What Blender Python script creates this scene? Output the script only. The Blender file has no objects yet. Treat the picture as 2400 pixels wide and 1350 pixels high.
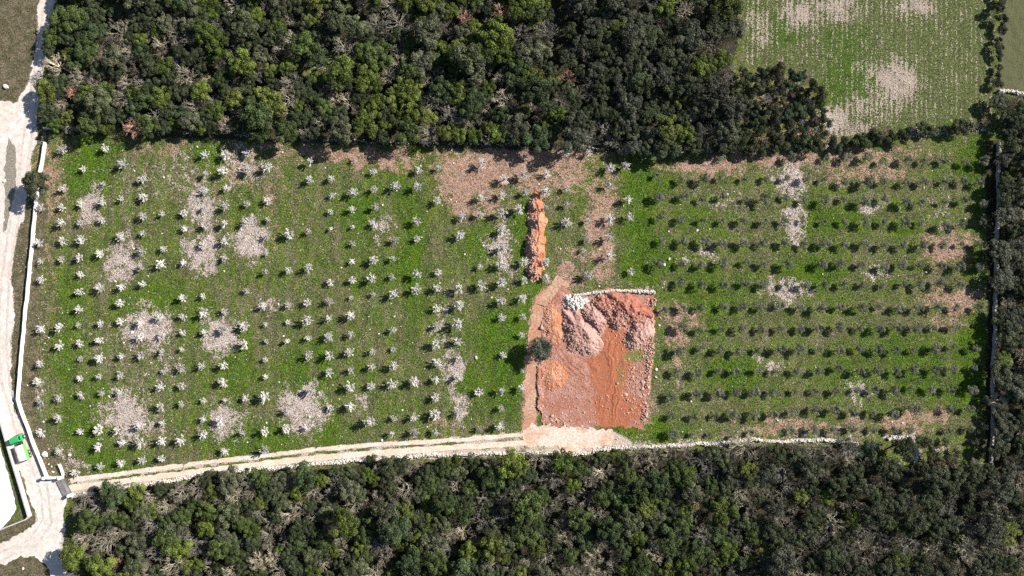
import bpy, math, random
import numpy as np
import bmesh
from mathutils import Vector
# ------------------------------------------------------------------ camera, light
S = bpy.context.scene
COL = S.collection
CAM_H = 160.0
cam = bpy.data.cameras.new('camera'); cam.sensor_width = 36
cam.lens = 18.0 / (120.0 / CAM_H); cam.clip_end = 3000; cam.clip_start = 1
co = bpy.data.objects.new('camera', cam); co.location = (0, 0, CAM_H); COL.objects.link(co); S.camera = co
EL, AZ = math.radians(32), (0.91, 0.415)
W = bpy.data.worlds.new("World"); S.world = W; W.use_nodes = True
nt = W.node_tree; sky = nt.nodes.new('ShaderNodeTexSky'); sky.sky_type = 'NISHITA'; sky.sun_disc = False
sky.sun_elevation = EL; sky.sun_rotation = math.atan2(AZ[0], AZ[1]); sky.air_density = 1.0; sky.dust_density = 0.6
nt.links.new(sky.outputs[0], nt.nodes['Background'].inputs[0]); nt.nodes['Background'].inputs[1].default_value = 0.055
sl = bpy.data.lights.new('sun', 'SUN'); sl.energy = 5.0; sl.angle = math.radians(0.5); sl.color = (1, 0.95, 0.87)
so = bpy.data.objects.new('sun', sl); COL.objects.link(so)
sdir = Vector((AZ[0]*math.cos(EL), AZ[1]*math.cos(EL), math.sin(EL))); so.rotation_euler = sdir.to_track_quat('Z', 'Y').to_euler()
so.location = (60, 30, 60)
S.view_settings.view_transform = 'Standard'; S.view_settings.look = 'None'; S.view_settings.gamma = 1
S.view_settings.exposure = 0.92
S.cycles.use_denoising = False
S.cycles.max_bounces = 5; S.cycles.diffuse_bounces = 3; S.cycles.transparent_max_bounces = 4

rng = np.random.default_rng(7); random.seed(7)
def P(px, py): return ((px - 1200) / 10.0, (675 - py) / 10.0)          # photo units to metres on the ground
def PB(px, py, z):                                                      # a thing seen there at height z stands here
    k = (CAM_H - z) / CAM_H
    return ((px - 1200) / 10.0 * k, (675 - py) / 10.0 * k)
# ------------------------------------------------------------------ numpy noise
def vnoise(x, y, seed=0):
    x = np.asarray(x, float); y = np.asarray(y, float)
    xi = np.floor(x).astype(np.int64); yi = np.floor(y).astype(np.int64)
    fx = x - xi; fy = y - yi; fx = fx*fx*(3-2*fx); fy = fy*fy*(3-2*fy)
    def h(a, b):
        n = (a*374761393 + b*668265263 + seed*974634777) & 0x7fffffff
        n = ((n ^ (n >> 13)) * 1274126177) & 0x7fffffff
        return ((n ^ (n >> 16)) & 0xffff) / 65535.0
    return (h(xi, yi)*(1-fx)+h(xi+1, yi)*fx)*(1-fy) + (h(xi, yi+1)*(1-fx)+h(xi+1, yi+1)*fx)*fy
def fbm(x, y, seed=0, o=4):
    s = 0; a = 0.5; t = 0
    for i in range(o):
        s = s + a*vnoise(x*2**i, y*2**i, seed+i); t += a; a *= 0.5
    return s / t
def inpoly(x, y, poly):
    x = np.asarray(x); y = np.asarray(y); r = np.zeros(x.shape, bool); n = len(poly)
    for i in range(n):
        x0, y0 = poly[i]; x1, y1 = poly[(i+1) % n]
        if y0 == y1: continue
        c = ((y0 > y) != (y1 > y)) & (x < (x1-x0)*(y-y0)/(y1-y0)+x0); r ^= c
    return r
# ------------------------------------------------------------------ materials
class NT:
    def __init__(s, name, rough=0.9, spec=0.15):
        s.m = bpy.data.materials.new(name); s.m.use_nodes = True; s.t = s.m.node_tree
        s.b = s.t.nodes['Principled BSDF']; s.b.inputs['Roughness'].default_value = rough
        s.b.inputs['Specular IOR Level'].default_value = spec
    def n(s, ty, **kw):
        o = s.t.nodes.new(ty)
        for k, v in kw.items(): setattr(o, k, v)
        return o
    def put(s, sock, v):
        if v is None: return
        if isinstance(v, bpy.types.NodeSocket): s.t.links.new(v, sock)
        elif isinstance(v, (tuple, list)): sock.default_value = (*v, 1) if len(v) == 3 and sock.type == 'RGBA' else v
        else: sock.default_value = v
    def math(s, op, a, b=None, c=None, clamp=False):
        o = s.n('ShaderNodeMath', operation=op, use_clamp=clamp)
        for i, v in enumerate((a, b, c)): s.put(o.inputs[i], v)
        return o.outputs[0]
    def mix(s, f, a, b, bt='MIX'):
        o = s.n('ShaderNodeMix', data_type='RGBA', blend_type=bt)
        s.put(o.inputs[0], f); s.put(o.inputs[6], a); s.put(o.inputs[7], b); return o.outputs[2]
    def noise(s, scale, detail=3, rough=0.6, vec=None, dist=0):
        o = s.n('ShaderNodeTexNoise'); o.inputs['Scale'].default_value = scale; o.inputs['Detail'].default_value = detail
        o.inputs['Roughness'].default_value = rough; o.inputs['Distortion'].default_value = dist
        if vec is not None: s.put(o.inputs['Vector'], vec)
        return o.outputs[0]
    def ramp(s, v, a, b, lo=0.0, hi=1.0):
        o = s.n('ShaderNodeMapRange', interpolation_type='SMOOTHSTEP'); s.put(o.inputs[0], v)
        for i, q in enumerate((a, b, lo, hi)): o.inputs[i+1].default_value = q
        return o.outputs[0]
    def pos(s, scale=(1, 1, 1), obj=False):
        g = s.n('ShaderNodeNewGeometry').outputs['Position'] if not obj else s.n('ShaderNodeTexCoord').outputs['Object']
        o = s.n('ShaderNodeMapping'); s.put(o.inputs[0], g); o.inputs['Scale'].default_value = scale; return o.outputs[0]
    def attr(s, name): return s.n('ShaderNodeAttribute', attribute_name=name)
    def bump(s, h, strength=1, dist=0.1):
        o = s.n('ShaderNodeBump'); o.inputs['Strength'].default_value = strength; o.inputs['Distance'].default_value = dist
        s.put(o.inputs['Height'], h); s.t.links.new(o.outputs[0], s.b.inputs['Normal'])
    def base(s, c): s.put(s.b.inputs['Base Color'], c)

def ground_material():
    m = NT('ground_cover', 0.95, 0.05); p = m.pos()
    A = m.n('ShaderNodeSeparateColor'); m.put(A.inputs[0], m.attr('ma').outputs['Color'])
    B = m.n('ShaderNodeSeparateColor'); m.put(B.inputs[0], m.attr('mb').outputs['Color'])
    lush, pale, red = A.outputs; sand, litter, rows = B.outputs
    cc = m.n('ShaderNodeSeparateColor'); m.put(cc.inputs[0], m.attr('mc').outputs['Color']); muted = cc.outputs[0]
    big = m.noise(0.13, 4, 0.6, m.pos((1, 0.7, 1))); strk = m.noise(0.55, 3, 0.6, m.pos((1, 0.25, 1)))
    mid = m.noise(0.9, 4, 0.65, p); fine = m.noise(3.2, 4, 0.75, p, 0.6); vf = m.noise(8.5, 2, 0.7, p)
    sp = m.math('ADD', m.math('MULTIPLY', fine, 0.8), m.math('MULTIPLY', vf, 0.2))
    spk = m.ramp(sp, 0.39, 0.60)
    dry = m.mix(spk, (0.045, 0.043, 0.022), (0.30, 0.255, 0.165))
    dry = m.mix(m.ramp(mid, 0.35, 0.7), dry, m.mix(spk, (0.035, 0.045, 0.014), (0.17, 0.175, 0.075)))
    gr = m.mix(spk, (0.022, 0.046, 0.007), (0.145, 0.205, 0.035))
    gl = m.mix(spk, (0.02, 0.062, 0.006), (0.115, 0.225, 0.016)); gl = m.mix(m.ramp(strk, 0.45, 0.7), gl, m.mix(spk, (0.04, 0.07, 0.006), (0.18, 0.235, 0.016))); gr = m.mix(m.ramp(m.math('ADD', lush, m.math('MULTIPLY', m.math('SUBTRACT', mid, 0.5), 1.6)), 0.25, 0.7), gr, gl)
    gf = m.math('ADD', m.math('MULTIPLY', big, 0.9), m.math('MULTIPLY', strk, 0.55))
    gf = m.math('ADD', gf, m.math('MULTIPLY', mid, 0.95)); gf = m.math('ADD', gf, m.math('MULTIPLY', lush, 0.48))
    gf = m.math('ADD', gf, m.math('MULTIPLY', m.math('SUBTRACT', vf, 0.5), 0.6)); gf = m.math('ADD', gf, m.math('MULTIPLY', m.math('SUBTRACT', fine, 0.5), 0.7))
    c = m.mix(m.ramp(gf, 1.10, 1.45), dry, gr)
    c = m.mix(m.math('MULTIPLY', m.ramp(m.noise(0.42, 4, 0.65, m.pos((1, 0.5, 1))), 0.5, 0.66), 0.55), c, m.mix(spk, (0.014, 0.032, 0.008), (0.075, 0.125, 0.03)))
    pa = m.noise(0.36, 6, 0.72, m.pos((1, 0.45, 1)), 0.4); pb_ = m.noise(0.5, 6, 0.7, m.pos((0.9, 0.5, 1.7))); pc_ = m.noise(0.27, 6, 0.72, m.pos((1.3, 0.4, 0.3)))
    c = m.mix(m.math('MULTIPLY', m.ramp(pb_, 0.52, 0.64), 0.85), c, m.mix(spk, (0.045, 0.065, 0.006), (0.20, 0.245, 0.03)))
    c = m.mix(m.math('MULTIPLY', m.ramp(m.math('SUBTRACT', pa, m.math('MULTIPLY', lush, 0.12)), 0.53, 0.64), 0.8), c, m.mix(spk, (0.055, 0.048, 0.028), (0.33, 0.28, 0.19)))
    c = m.mix(m.math('MULTIPLY', m.ramp(pc_, 0.55, 0.66), 0.7), c, m.mix(spk, (0.012, 0.034, 0.006), (0.07, 0.14, 0.022)))
    sx = m.n('ShaderNodeSeparateXYZ'); m.put(sx.inputs[0], m.pos()); side = m.ramp(sx.outputs[0], 28, 40)
    stv = m.noise(0.62, 4, 0.65, m.pos((1, 0.10, 1))); sth = m.noise(0.62, 4, 0.65, m.pos((0.12, 1, 1))); stt = m.n('ShaderNodeMix'); m.put(stt.inputs[0], side); m.put(stt.inputs[2], stv); m.put(stt.inputs[3], sth); st_ = stt.outputs[0]
    c = m.mix(m.math('MULTIPLY', m.ramp(st_, 0.50, 0.60), 0.62), c, m.mix(m.ramp(mid, 0.4, 0.6), m.mix(spk, (0.05, 0.082, 0.006), (0.20, 0.27, 0.03)), m.mix(spk, (0.03, 0.075, 0.006), (0.13, 0.235, 0.02))))
    c = m.mix(m.math('MULTIPLY', m.ramp(st_, 0.47, 0.39), 0.5), c, m.mix(spk, (0.022, 0.032, 0.010), (0.13, 0.135, 0.06)))
    # dead stalks and pebbles, pale specks everywhere a little
    v = m.n('ShaderNodeTexVoronoi', feature='F1'); m.put(v.inputs['Vector'], p); v.inputs['Scale'].default_value = 2.3
    pk = m.math('ADD', m.math('MULTIPLY', m.math('SUBTRACT', 1.0, v.outputs['Distance']), 0.6), m.math('MULTIPLY', fine, 0.5))
    c = m.mix(m.ramp(m.math('ADD', m.math('ADD', pk, m.math('MULTIPLY', lush, -0.1)), m.math('MULTIPLY', m.noise(0.33, 4, 0.6, m.pos((1, 0.6, 1))), 0.46)), 0.98, 1.08), c, (0.56, 0.50, 0.39))
    # pale petals / stony patches
    pf = m.math('ADD', pale, m.math('MULTIPLY', m.math('SUBTRACT', sp, 0.5), 2.6))
    pf = m.math('ADD', pf, m.math('MULTIPLY', m.math('SUBTRACT', m.noise(0.75, 5, 0.7, m.pos((1, 0.7, 1))), 0.5), 2.6))
    pc = m.mix(m.ramp(m.noise(4.2, 3, 0.8, p), 0.40, 0.55), (0.17, 0.135, 0.115), (0.72, 0.605, 0.55))
    c = m.mix(m.math('MULTIPLY', m.ramp(pf, 0.44, 0.68), m.ramp(pale, 0.0, 0.10)), c, pc)
    rf = m.math('ADD', red, m.math('MULTIPLY', m.math('SUBTRACT', sp, 0.5), 1.7)); rf = m.math('ADD', rf, m.math('MULTIPLY', m.math('SUBTRACT', m.noise(0.5, 6, 0.75, p), 0.5), 3.0))
    rc = m.mix(spk, (0.18, 0.11, 0.08), (0.58, 0.40, 0.31)); rc = m.mix(m.ramp(mid, 0.45, 0.7), rc, m.mix(spk, (0.20, 0.09, 0.06), (0.46, 0.23, 0.16)))
    c = m.mix(m.math('MULTIPLY', m.ramp(rf, 0.35, 0.75), m.ramp(red, 0.02, 0.15)), c, rc)
    # vineyard-like rows of the north east field
    w = m.n('ShaderNodeTexWave', wave_type='BANDS', bands_direction='X'); m.put(w.inputs['Vector'], m.pos((1, 0.06, 1)))
    w.inputs['Scale'].default_value = 0.27; w.inputs['Distortion'].default_value = 3.0; w.inputs['Detail'].default_value = 2
    rs = m.noise(1.5, 3, 0.7, m.pos((1, 0.12, 1)))
    rg = m.mix(spk, (0.035, 0.05, 0.016), (0.16, 0.185, 0.07)); rg = m.mix(m.ramp(m.math('ADD', mid, m.math('MULTIPLY', lush, 0.6)), 0.5, 0.85), rg, m.mix(spk, (0.03, 0.06, 0.01), (0.10, 0.16, 0.028)))
    rsoil = m.mix(spk, (0.24, 0.19, 0.15), (0.54, 0.45, 0.38))
    q = m.math('ADD', m.math('MULTIPLY', w.outputs['Fac'], 0.17), m.math('MULTIPLY', rs, 0.75)); q = m.math('ADD', q, m.math('MULTIPLY', m.noise(0.4, 6, 0.75, p), 0.52))
    q = m.math('ADD', q, m.math('MULTIPLY', m.math('MULTIPLY', pale, m.noise(0.55, 4, 0.7, m.pos((1, 0.5, 1)))), 0.85)); q = m.math('ADD', q, m.math('MULTIPLY', m.math('SUBTRACT', sp, 0.5), 1.8))
    rcol = m.mix(m.ramp(q, 0.86, 1.02), rg, rsoil)
    c = m.mix(m.ramp(rows, 0.4, 0.6), c, rcol)
    mcol = m.mix(m.ramp(vf, 0.3, 0.7), (0.10, 0.11, 0.05), (0.165, 0.165, 0.09)); c = m.mix(m.ramp(muted, 0.4, 0.6), c, mcol)
    scr = m.mix(m.ramp(m.noise(0.5, 5, 0.75, p), 0.38, 0.62), m.mix(spk, (0.04, 0.045, 0.022), (0.14, 0.13, 0.07)), m.mix(spk, (0.09, 0.07, 0.045), (0.27, 0.22, 0.15))); c = m.mix(m.ramp(cc.outputs[1], 0.4, 0.6), c, scr)
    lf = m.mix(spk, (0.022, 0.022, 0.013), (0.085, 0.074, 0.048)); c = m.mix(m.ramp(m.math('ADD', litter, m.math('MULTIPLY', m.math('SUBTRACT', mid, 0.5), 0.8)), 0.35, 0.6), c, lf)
    sc = m.mix(m.ramp(sp, 0.3, 0.7), (0.42, 0.33, 0.26), (0.72, 0.62, 0.54))
    c = m.mix(m.ramp(m.math('ADD', sand, m.math('MULTIPLY', m.math('SUBTRACT', sp, 0.5), 1.8)), 0.35, 0.7), c, sc)
    m.base(c); m.bump(m.math('ADD', m.math('MULTIPLY', fine, 0.8), m.math('MULTIPLY', vf, 0.35)), 1.0, 0.6)
    return m.m
def speck(name, c0, c1, scale=3.0, bump=0.1, c2=None, rough=0.95, vf=9.0):
    m = NT(name, rough, 0.08); p = m.pos(); a = m.noise(scale, 4, 0.7, p); b = m.noise(vf, 2, 0.6, p); g = m.noise(scale*0.12, 3, 0.6, p)
    k = m.math('ADD', m.math('MULTIPLY', a, 0.6), m.math('MULTIPLY', b, 0.4)); c = m.mix(m.ramp(k, 0.36, 0.64), c0, c1)
    if c2: c = m.mix(m.ramp(g, 0.42, 0.62), c, m.mix(m.ramp(k, 0.36, 0.64), tuple(0.6*x for x in c2), c2))
    m.base(c); m.bump(k, 1.0, bump); return m.m
def foliage(name, rough=0.7, trans=0.25, lo=0.45, hi=1.55):
    m = NT(name, rough, 0.2); oi = m.n('ShaderNodeObjectInfo'); v = m.attr('v').outputs['Fac']
    k = m.ramp(v, 0, 1, lo, hi); n = m.noise(0.9, 2, 0.5, m.pos()); k = m.math('MULTIPLY', k, m.ramp(n, 0.3, 0.7, 0.75, 1.25))
    cb = m.n('ShaderNodeCombineColor')
    for i in range(3): m.put(cb.inputs[i], k)
    c = m.mix(1.0, oi.outputs['Color'], cb.outputs[0], 'MULTIPLY'); m.base(c)
    tr = m.n('ShaderNodeBsdfTranslucent'); m.put(tr.inputs[0], c); mx = m.n('ShaderNodeMixShader'); mx.inputs[0].default_value = trans
    m.t.links.new(m.b.outputs[0], mx.inputs[1]); m.t.links.new(tr.outputs[0], mx.inputs[2])
    m.t.links.new(mx.outputs[0], m.t.nodes['Material Output'].inputs[0]); return m.m
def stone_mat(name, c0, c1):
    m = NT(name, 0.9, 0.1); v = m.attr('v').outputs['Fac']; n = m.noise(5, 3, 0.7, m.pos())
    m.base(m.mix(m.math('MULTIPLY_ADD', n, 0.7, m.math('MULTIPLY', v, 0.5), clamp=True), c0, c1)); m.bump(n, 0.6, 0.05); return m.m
def paint(name, c, rough=0.4, spec=0.5, metal=0.0):
    m = NT(name, rough, spec); n = m.noise(4, 4, 0.7, m.pos(obj=True)); m.base(m.mix(m.ramp(n, 0.4, 0.8, 0.0, 0.55), c, tuple(0.6*x + 0.08 for x in c)))
    m.b.inputs['Metallic'].default_value = metal; return m.m
M = dict(
    ground=ground_material(), leaf=foliage('leaf', 0.6, 0.22, 0.4, 1.6), twig=foliage('twig_bark', 0.85, 0.0, 0.7, 1.3), blossom=foliage('blossom', 0.8, 0.25, 0.72, 1.15),
    bark=speck('bark', (0.09, 0.07, 0.055), (0.22, 0.18, 0.15), 5, 0.02),
    gravel=speck('white_gravel', (0.47, 0.40, 0.35), (0.68, 0.61, 0.56), 0.8, 0.05, (0.76, 0.69, 0.64)),
    yard=speck('yard_gravel', (0.74, 0.72, 0.70), (0.93, 0.92, 0.91), 1.3, 0.02),
    track=speck('track_earth', (0.46, 0.36, 0.27), (0.70, 0.59, 0.49), 2.2, 0.05, (0.78, 0.69, 0.61)),
    sandy=speck('pale_limestone_dust', (0.44, 0.33, 0.26), (0.76, 0.66, 0.58), 1.8, 0.05, (0.66, 0.45, 0.33)),
    salmon=speck('salmon_track', (0.27, 0.15, 0.10), (0.60, 0.40, 0.29), 2.0, 0.12, (0.52, 0.27, 0.18)),
    orange=speck('orange_earth', (0.25, 0.085, 0.045), (0.56, 0.24, 0.135), 2.6, 0.25, (0.60, 0.30, 0.18)),
    pinkrock=speck('pink_rubble', (0.20, 0.09, 0.075), (0.54, 0.32, 0.27), 2.4, 0.3, (0.56, 0.37, 0.32)),
    redrock=speck('red_rubble', (0.19, 0.065, 0.045), (0.48, 0.22, 0.165), 2.4, 0.3, (0.44, 0.17, 0.12)),
    stone=stone_mat('limestone', (0.36, 0.32, 0.28), (0.76, 0.71, 0.65)), shaded_stone=stone_mat('shaded_limestone', (0.13, 0.13, 0.13), (0.42, 0.41, 0.40)),  # second limestone is a darker copy with tree shade put into its colour
    rstone=stone_mat('red_stained_stone', (0.24, 0.115, 0.08), (0.64, 0.43, 0.35)), mortar=speck('rubble_core', (0.30, 0.27, 0.24), (0.55, 0.50, 0.45), 3, 0.08),
    plaster=speck('white_plaster', (0.66, 0.63, 0.60), (0.84, 0.82, 0.79), 1.2, 0.02), cap=speck('grey_concrete', (0.36, 0.35, 0.33), (0.52, 0.50, 0.48), 2.0, 0.01),
    green=paint('green_paint', (0.012, 0.42, 0.10)), lime=paint('light_green_paint', (0.16, 0.50, 0.10), 0.5), white=speck('cream_load', (0.72, 0.62, 0.54), (0.92, 0.88, 0.84), 1.6, 0.03),
    dark=paint('dark_steel', (0.035, 0.035, 0.04), 0.5), rubber=paint('tyre_rubber', (0.02, 0.02, 0.02), 0.9, 0.2), glass=paint('dark_glass', (0.01, 0.012, 0.015), 0.08, 0.6),
    gate=paint('grey_gate_steel', (0.10, 0.105, 0.12), 0.5, 0.4), rail=paint('pale_rail', (0.50, 0.44, 0.40), 0.7, 0.2), rim=paint('wheel_rim', (0.35, 0.35, 0.36), 0.4, 0.5))
# ------------------------------------------------------------------ mesh helpers
def mesh_np(name, V, F, v=None, mats=(), smooth=False, cols=None):
    V = np.asarray(V, np.float32); F = np.asarray(F, np.int32); k = F.shape[1]; me = bpy.data.meshes.new(name)
    me.vertices.add(len(V)); me.vertices.foreach_set('co', V.ravel()); me.loops.add(F.size); me.loops.foreach_set('vertex_index', F.ravel())
    me.polygons.add(len(F)); me.polygons.foreach_set('loop_start', np.arange(0, F.size, k, dtype=np.int32)); me.polygons.foreach_set('loop_total', np.full(len(F), k, np.int32))
    if smooth: me.polygons.foreach_set('use_smooth', np.ones(len(F), bool))
    else: me.polygons.foreach_set('use_smooth', np.zeros(len(F), bool))
    if v is not None:
        a = me.attributes.new('v', 'FLOAT', 'POINT'); a.data.foreach_set('value', np.asarray(v, np.float32))
    for nm, arr in (cols or {}).items():
        a = me.attributes.new(nm, 'FLOAT_COLOR', 'POINT'); a.data.foreach_set('color', np.asarray(arr, np.float32).ravel())
    me.update(calc_edges=True); me.validate()
    for m in mats: me.materials.append(m)
    return me
def add(name, me, parent=None, loc=(0, 0, 0), rot=0, kind=None, **tags):
    o = bpy.data.objects.new(name, me); COL.objects.link(o); o.location = loc; o.rotation_euler = (0, 0, rot)
    if parent: o.parent = parent
    if kind: o['kind'] = kind
    for k, q in tags.items():
        if q: o[k] = q
    return o
def root(name, loc, rot=0, **tags): return add(name, None, None, loc, rot, **tags)
def unit(n): 
    a = rng.normal(size=(n, 3)); return a / np.linalg.norm(a, axis=1, keepdims=True)
def leaves(C, Nrm, size, r=rng, aspect=1.0):
    n = len(C); t = np.cross(Nrm, r.normal(size=(n, 3))); t /= np.linalg.norm(t, axis=1, keepdims=True)+1e-9; b = np.cross(Nrm, t)
    s = np.asarray(size).reshape(-1, 1)*np.ones((n, 1))
    V = np.stack([C - t*s, C - b*s*aspect*0.6 + Nrm*s*0.15, C + t*s, C + b*s*aspect*0.6 + Nrm*s*0.15], 1).reshape(-1, 3)
    return V, np.arange(4*n).reshape(-1, 4)
def crown_mesh(name, R, H, z0, nl, per, ls, lob=0.36, seed=0, squash=0.75):
    """broccoli-like crown: lobes on a dome, each covered with leaf faces"""
    r = np.random.default_rng(seed); VV = []; vv = []; 
    for i in range(nl):
        a = r.uniform(0, 2*math.pi); u = math.sqrt((i+0.5)/nl)*0.8; lift = math.sqrt(max(0, 1-u*u))
        c = np.array([math.cos(i*2.4+a*0.3)*u*R, math.sin(i*2.4+a*0.3)*u*R, z0 + H*(0.25+0.6*lift)]) + r.normal(size=3)*R*0.10
        lr = R*lob*r.uniform(0.7, 1.25); n = int(per*r.uniform(0.8, 1.2)*(lr/(R*lob))**2)
        d = r.normal(size=(n, 3)); d /= np.linalg.norm(d, axis=1, keepdims=True); d[:, 2] = np.where(d[:, 2] < -0.35, -d[:, 2], d[:, 2])
        Cc = c + d*lr*r.uniform(0.72, 1.12, (n, 1))*np.array([1, 1, squash])
        nr = d + r.normal(size=(n, 3))*0.55 + [0, 0, 0.25]; nr /= np.linalg.norm(nr, axis=1, keepdims=True)
        V, _ = leaves(Cc, nr, r.uniform(0.6, 1.35, n)*ls, r); VV.append(V)
        vv.append(np.repeat(np.clip(r.uniform(0.15, 0.75) + r.normal(size=n)*0.2, 0, 1), 4))
    V = np.concatenate(VV); return mesh_np(name, V, np.arange(len(V)).reshape(-1, 4), np.concatenate(vv))
def tubes(segs, sides=4):
    s = np.array(segs); p0 = s[:, 0:3]; p1 = s[:, 3:6]; r0 = s[:, 6:7]; r1 = s[:, 7:8]; d = p1-p0; d /= np.linalg.norm(d, axis=1, keepdims=True)+1e-9
    t = np.cross(d, [0.31, 0.17, 0.93]); t /= np.linalg.norm(t, axis=1, keepdims=True)+1e-9; b = np.cross(d, t); V = []
    for p, r in ((p0, r0), (p1, r1)):
        for k in range(sides):
            a = 2*math.pi*k/sides; V.append(p + (t*math.cos(a)+b*math.sin(a))*r)
    V = np.stack(V, 1); n = len(s); F = []
    for k in range(sides):
        k2 = (k+1) % sides; F.append(np.stack([np.full(n, k), np.full(n, k2), np.full(n, k2+sides), np.full(n, k+sides)], 1))
    F = np.stack(F, 1) + (np.arange(n)*2*sides)[:, None, None]; return V.reshape(-1, 3), F.reshape(-1, 4)
def branch_mesh(name, H, R, seed, depth=4, n0=6, trunk=0.25, thick=0.13, kids=(4, 4, 3), up=0.55, twig=0.016, z0=0.3):
    r = random.Random(seed); segs = []
    def go(p, d, L, th, lv):
        mid = [p[i]+d[i]*L*0.5+r.uniform(-1, 1)*L*0.08 for i in range(3)]; e = [mid[i]+(d[i]+r.uniform(-0.25, 0.25))*L*0.5 for i in range(3)]
        segs.append([*p, *mid, th, th*0.8]); segs.append([*mid, *e, th*0.8, max(th*0.55, twig)])
        if lv >= depth: return
        for k in range(kids[min(lv, len(kids)-1)]):
            q = mid if k == 0 else e; nd = Vector([d[i] + r.uniform(-0.85, 0.85) for i in range(3)]); nd.z += 0.1; nd.normalize()
            go(q, nd, L*r.uniform(0.5, 0.75), max(th*0.5, twig), lv+1)
    for k in range(n0):
        a = k*2*math.pi/n0 + r.uniform(-0.4, 0.4); d = Vector((math.cos(a), math.sin(a), up*r.uniform(0.6, 2.0))).normalized()
        go((0, 0, H*z0*r.uniform(0.8, 1.2)), d, R*0.46, thick, 1)
    go((0, 0, H*z0), Vector((0.05, 0, 1)), R*0.5, thick, 1)
    V, F = tubes(segs, 3); V[:, 2] = np.clip(V[:, 2], 0.05, None); return mesh_np(name, V, F, np.repeat(np.random.default_rng(seed).uniform(0, 1, len(segs)), 6)), segs
def trunk_mesh(name, H, r, lean=0.1, seed=0, limbs=4, spread=1.0):
    q = random.Random(seed); top = (q.uniform(-lean, lean)*H, q.uniform(-lean, lean)*H, H); mid = (top[0]*0.4, top[1]*0.4, H*0.5)
    segs = [[0, 0, -0.1, *mid, r*1.2, r*0.85], [*mid, *top, r*0.85, r*0.6]]
    for k in range(limbs):
        a = k*2*math.pi/limbs+q.uniform(-0.4, 0.4); segs.append([*top, top[0]+math.cos(a)*spread, top[1]+math.sin(a)*spread, H+spread*q.uniform(0.5, 1.0), r*0.55, r*0.2])
    V, F = tubes(segs, 7); return mesh_np(name, V, F, np.full(len(V), 0.5), [M['bark']])
ICO = None
def stones(C, size, flat=0.75, seed=0):
    global ICO
    if ICO is None:
        t = (1+5**0.5)/2; v = np.array([(-1,t,0),(1,t,0),(-1,-t,0),(1,-t,0),(0,-1,t),(0,1,t),(0,-1,-t),(0,1,-t),(t,0,-1),(t,0,1),(-t,0,-1),(-t,0,1)], float); v /= np.linalg.norm(v[0])
        f = np.array([(0,11,5),(0,5,1),(0,1,7),(0,7,10),(0,10,11),(1,5,9),(5,11,4),(11,10,2),(10,7,6),(7,1,8),(3,9,4),(3,4,2),(3,2,6),(3,6,8),(3,8,9),(4,9,5),(2,4,11),(6,2,10),(8,6,7),(9,8,1)]); ICO = (v, f)
    r = np.random.default_rng(seed); n = len(C); C = np.asarray(C, float); v, f = ICO
    sc = np.asarray(size).reshape(-1, 1)*r.uniform(0.7, 1.3, (n, 3))*[1, 1, flat]
    L = v[None]*(1+r.uniform(-0.22, 0.22, (n, 12, 1))); L = np.sign(L)*np.abs(L)**0.8; L = L*sc[:, None, :]; a = r.uniform(0, 6.28, n); ca, sa = np.cos(a), np.sin(a)
    X = L[:, :, 0]*ca[:, None]-L[:, :, 1]*sa[:, None]; Y = L[:, :, 0]*sa[:, None]+L[:, :, 1]*ca[:, None]
    V = np.stack([X, Y, L[:, :, 2]], 2)+C[:, None, :]; F = f[None]+(np.arange(n)*12)[:, None, None]
    return V.reshape(-1, 3), F.reshape(-1, 3), np.repeat(r.uniform(0, 1, n), 12)
def poly_px(pts, jit=0.25, step=0.6, seed=0):
    """outline of the photo in metres, edges made ragged"""
    r = np.random.default_rng(seed); out = []; Q = [P(*p) for p in pts]; n = len(Q)
    for i in range(n):
        a = np.array(Q[i]); b = np.array(Q[(i+1) % n]); L = np.linalg.norm(b-a); k = max(1, int(L/step)); nr = np.array([-(b-a)[1], (b-a)[0]])/(L+1e-9)
        for j in range(k):
            p = a+(b-a)*j/k; w = (fbm(p[0]*0.5, p[1]*0.5, seed, 3)-0.5)*3*jit + r.uniform(-1, 1)*jit*0.35; out.append(tuple(p+nr*w))
    return out
def flat(name, pts, z, mat, jit=0.25, seed=0, **t):
    Q = poly_px(pts, jit, 0.5, seed); me = bpy.data.meshes.new(name); me.from_pydata([(x, y, z) for x, y in Q], [], [list(range(len(Q)))]); me.update()
    if me.polygons[0].normal.z < 0: me.flip_normals()
    me.materials.append(mat); return add(name, me, kind='structure', **t)
def along(pts, step):
    Q = [np.array(P(*p)) for p in pts]; out = []; acc = 0
    for a, b in zip(Q[:-1], Q[1:]):
        L = np.linalg.norm(b-a); d = (b-a)/L; s = acc
        while s < L: out.append((a+d*s, d)); s += step
        acc = s-L
    return out
def ribbon_me(name, pts, w, z, mat, jit, seed):
    A = along(pts, 0.5); V = []; F = []; r = np.random.default_rng(seed)
    for i, (p, d) in enumerate(A):
        n = np.array([-d[1], d[0]]); 
        for s in (-1, 1):
            k = w/2*(1+jit*((fbm(p[0]*0.4, p[1]*0.4, seed+s, 3)-0.5)*2.4+r.uniform(-0.25, 0.25))); V.append((*(p+n*s*k), z))
        if i: F.append((2*i-2, 2*i, 2*i+1, 2*i-1))
    me = mesh_np(name, V, F, mats=[mat]); 
    if me.polygons[0].normal.z < 0: me.flip_normals()
    return me
def box_np(cx, cy, cz, sx, sy, sz, rot=0):
    c, s = math.cos(rot), math.sin(rot); V = []
    for z in (-1, 1):
        for x, y in ((-1, -1), (1, -1), (1, 1), (-1, 1)):
            X, Y = x*sx/2, y*sy/2; V.append((cx+X*c-Y*s, cy+X*s+Y*c, cz+z*sz/2))
    return V, [(0, 3, 2, 1), (4, 5, 6, 7), (0, 1, 5, 4), (1, 2, 6, 5), (2, 3, 7, 6), (3, 0, 4, 7)]
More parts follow.
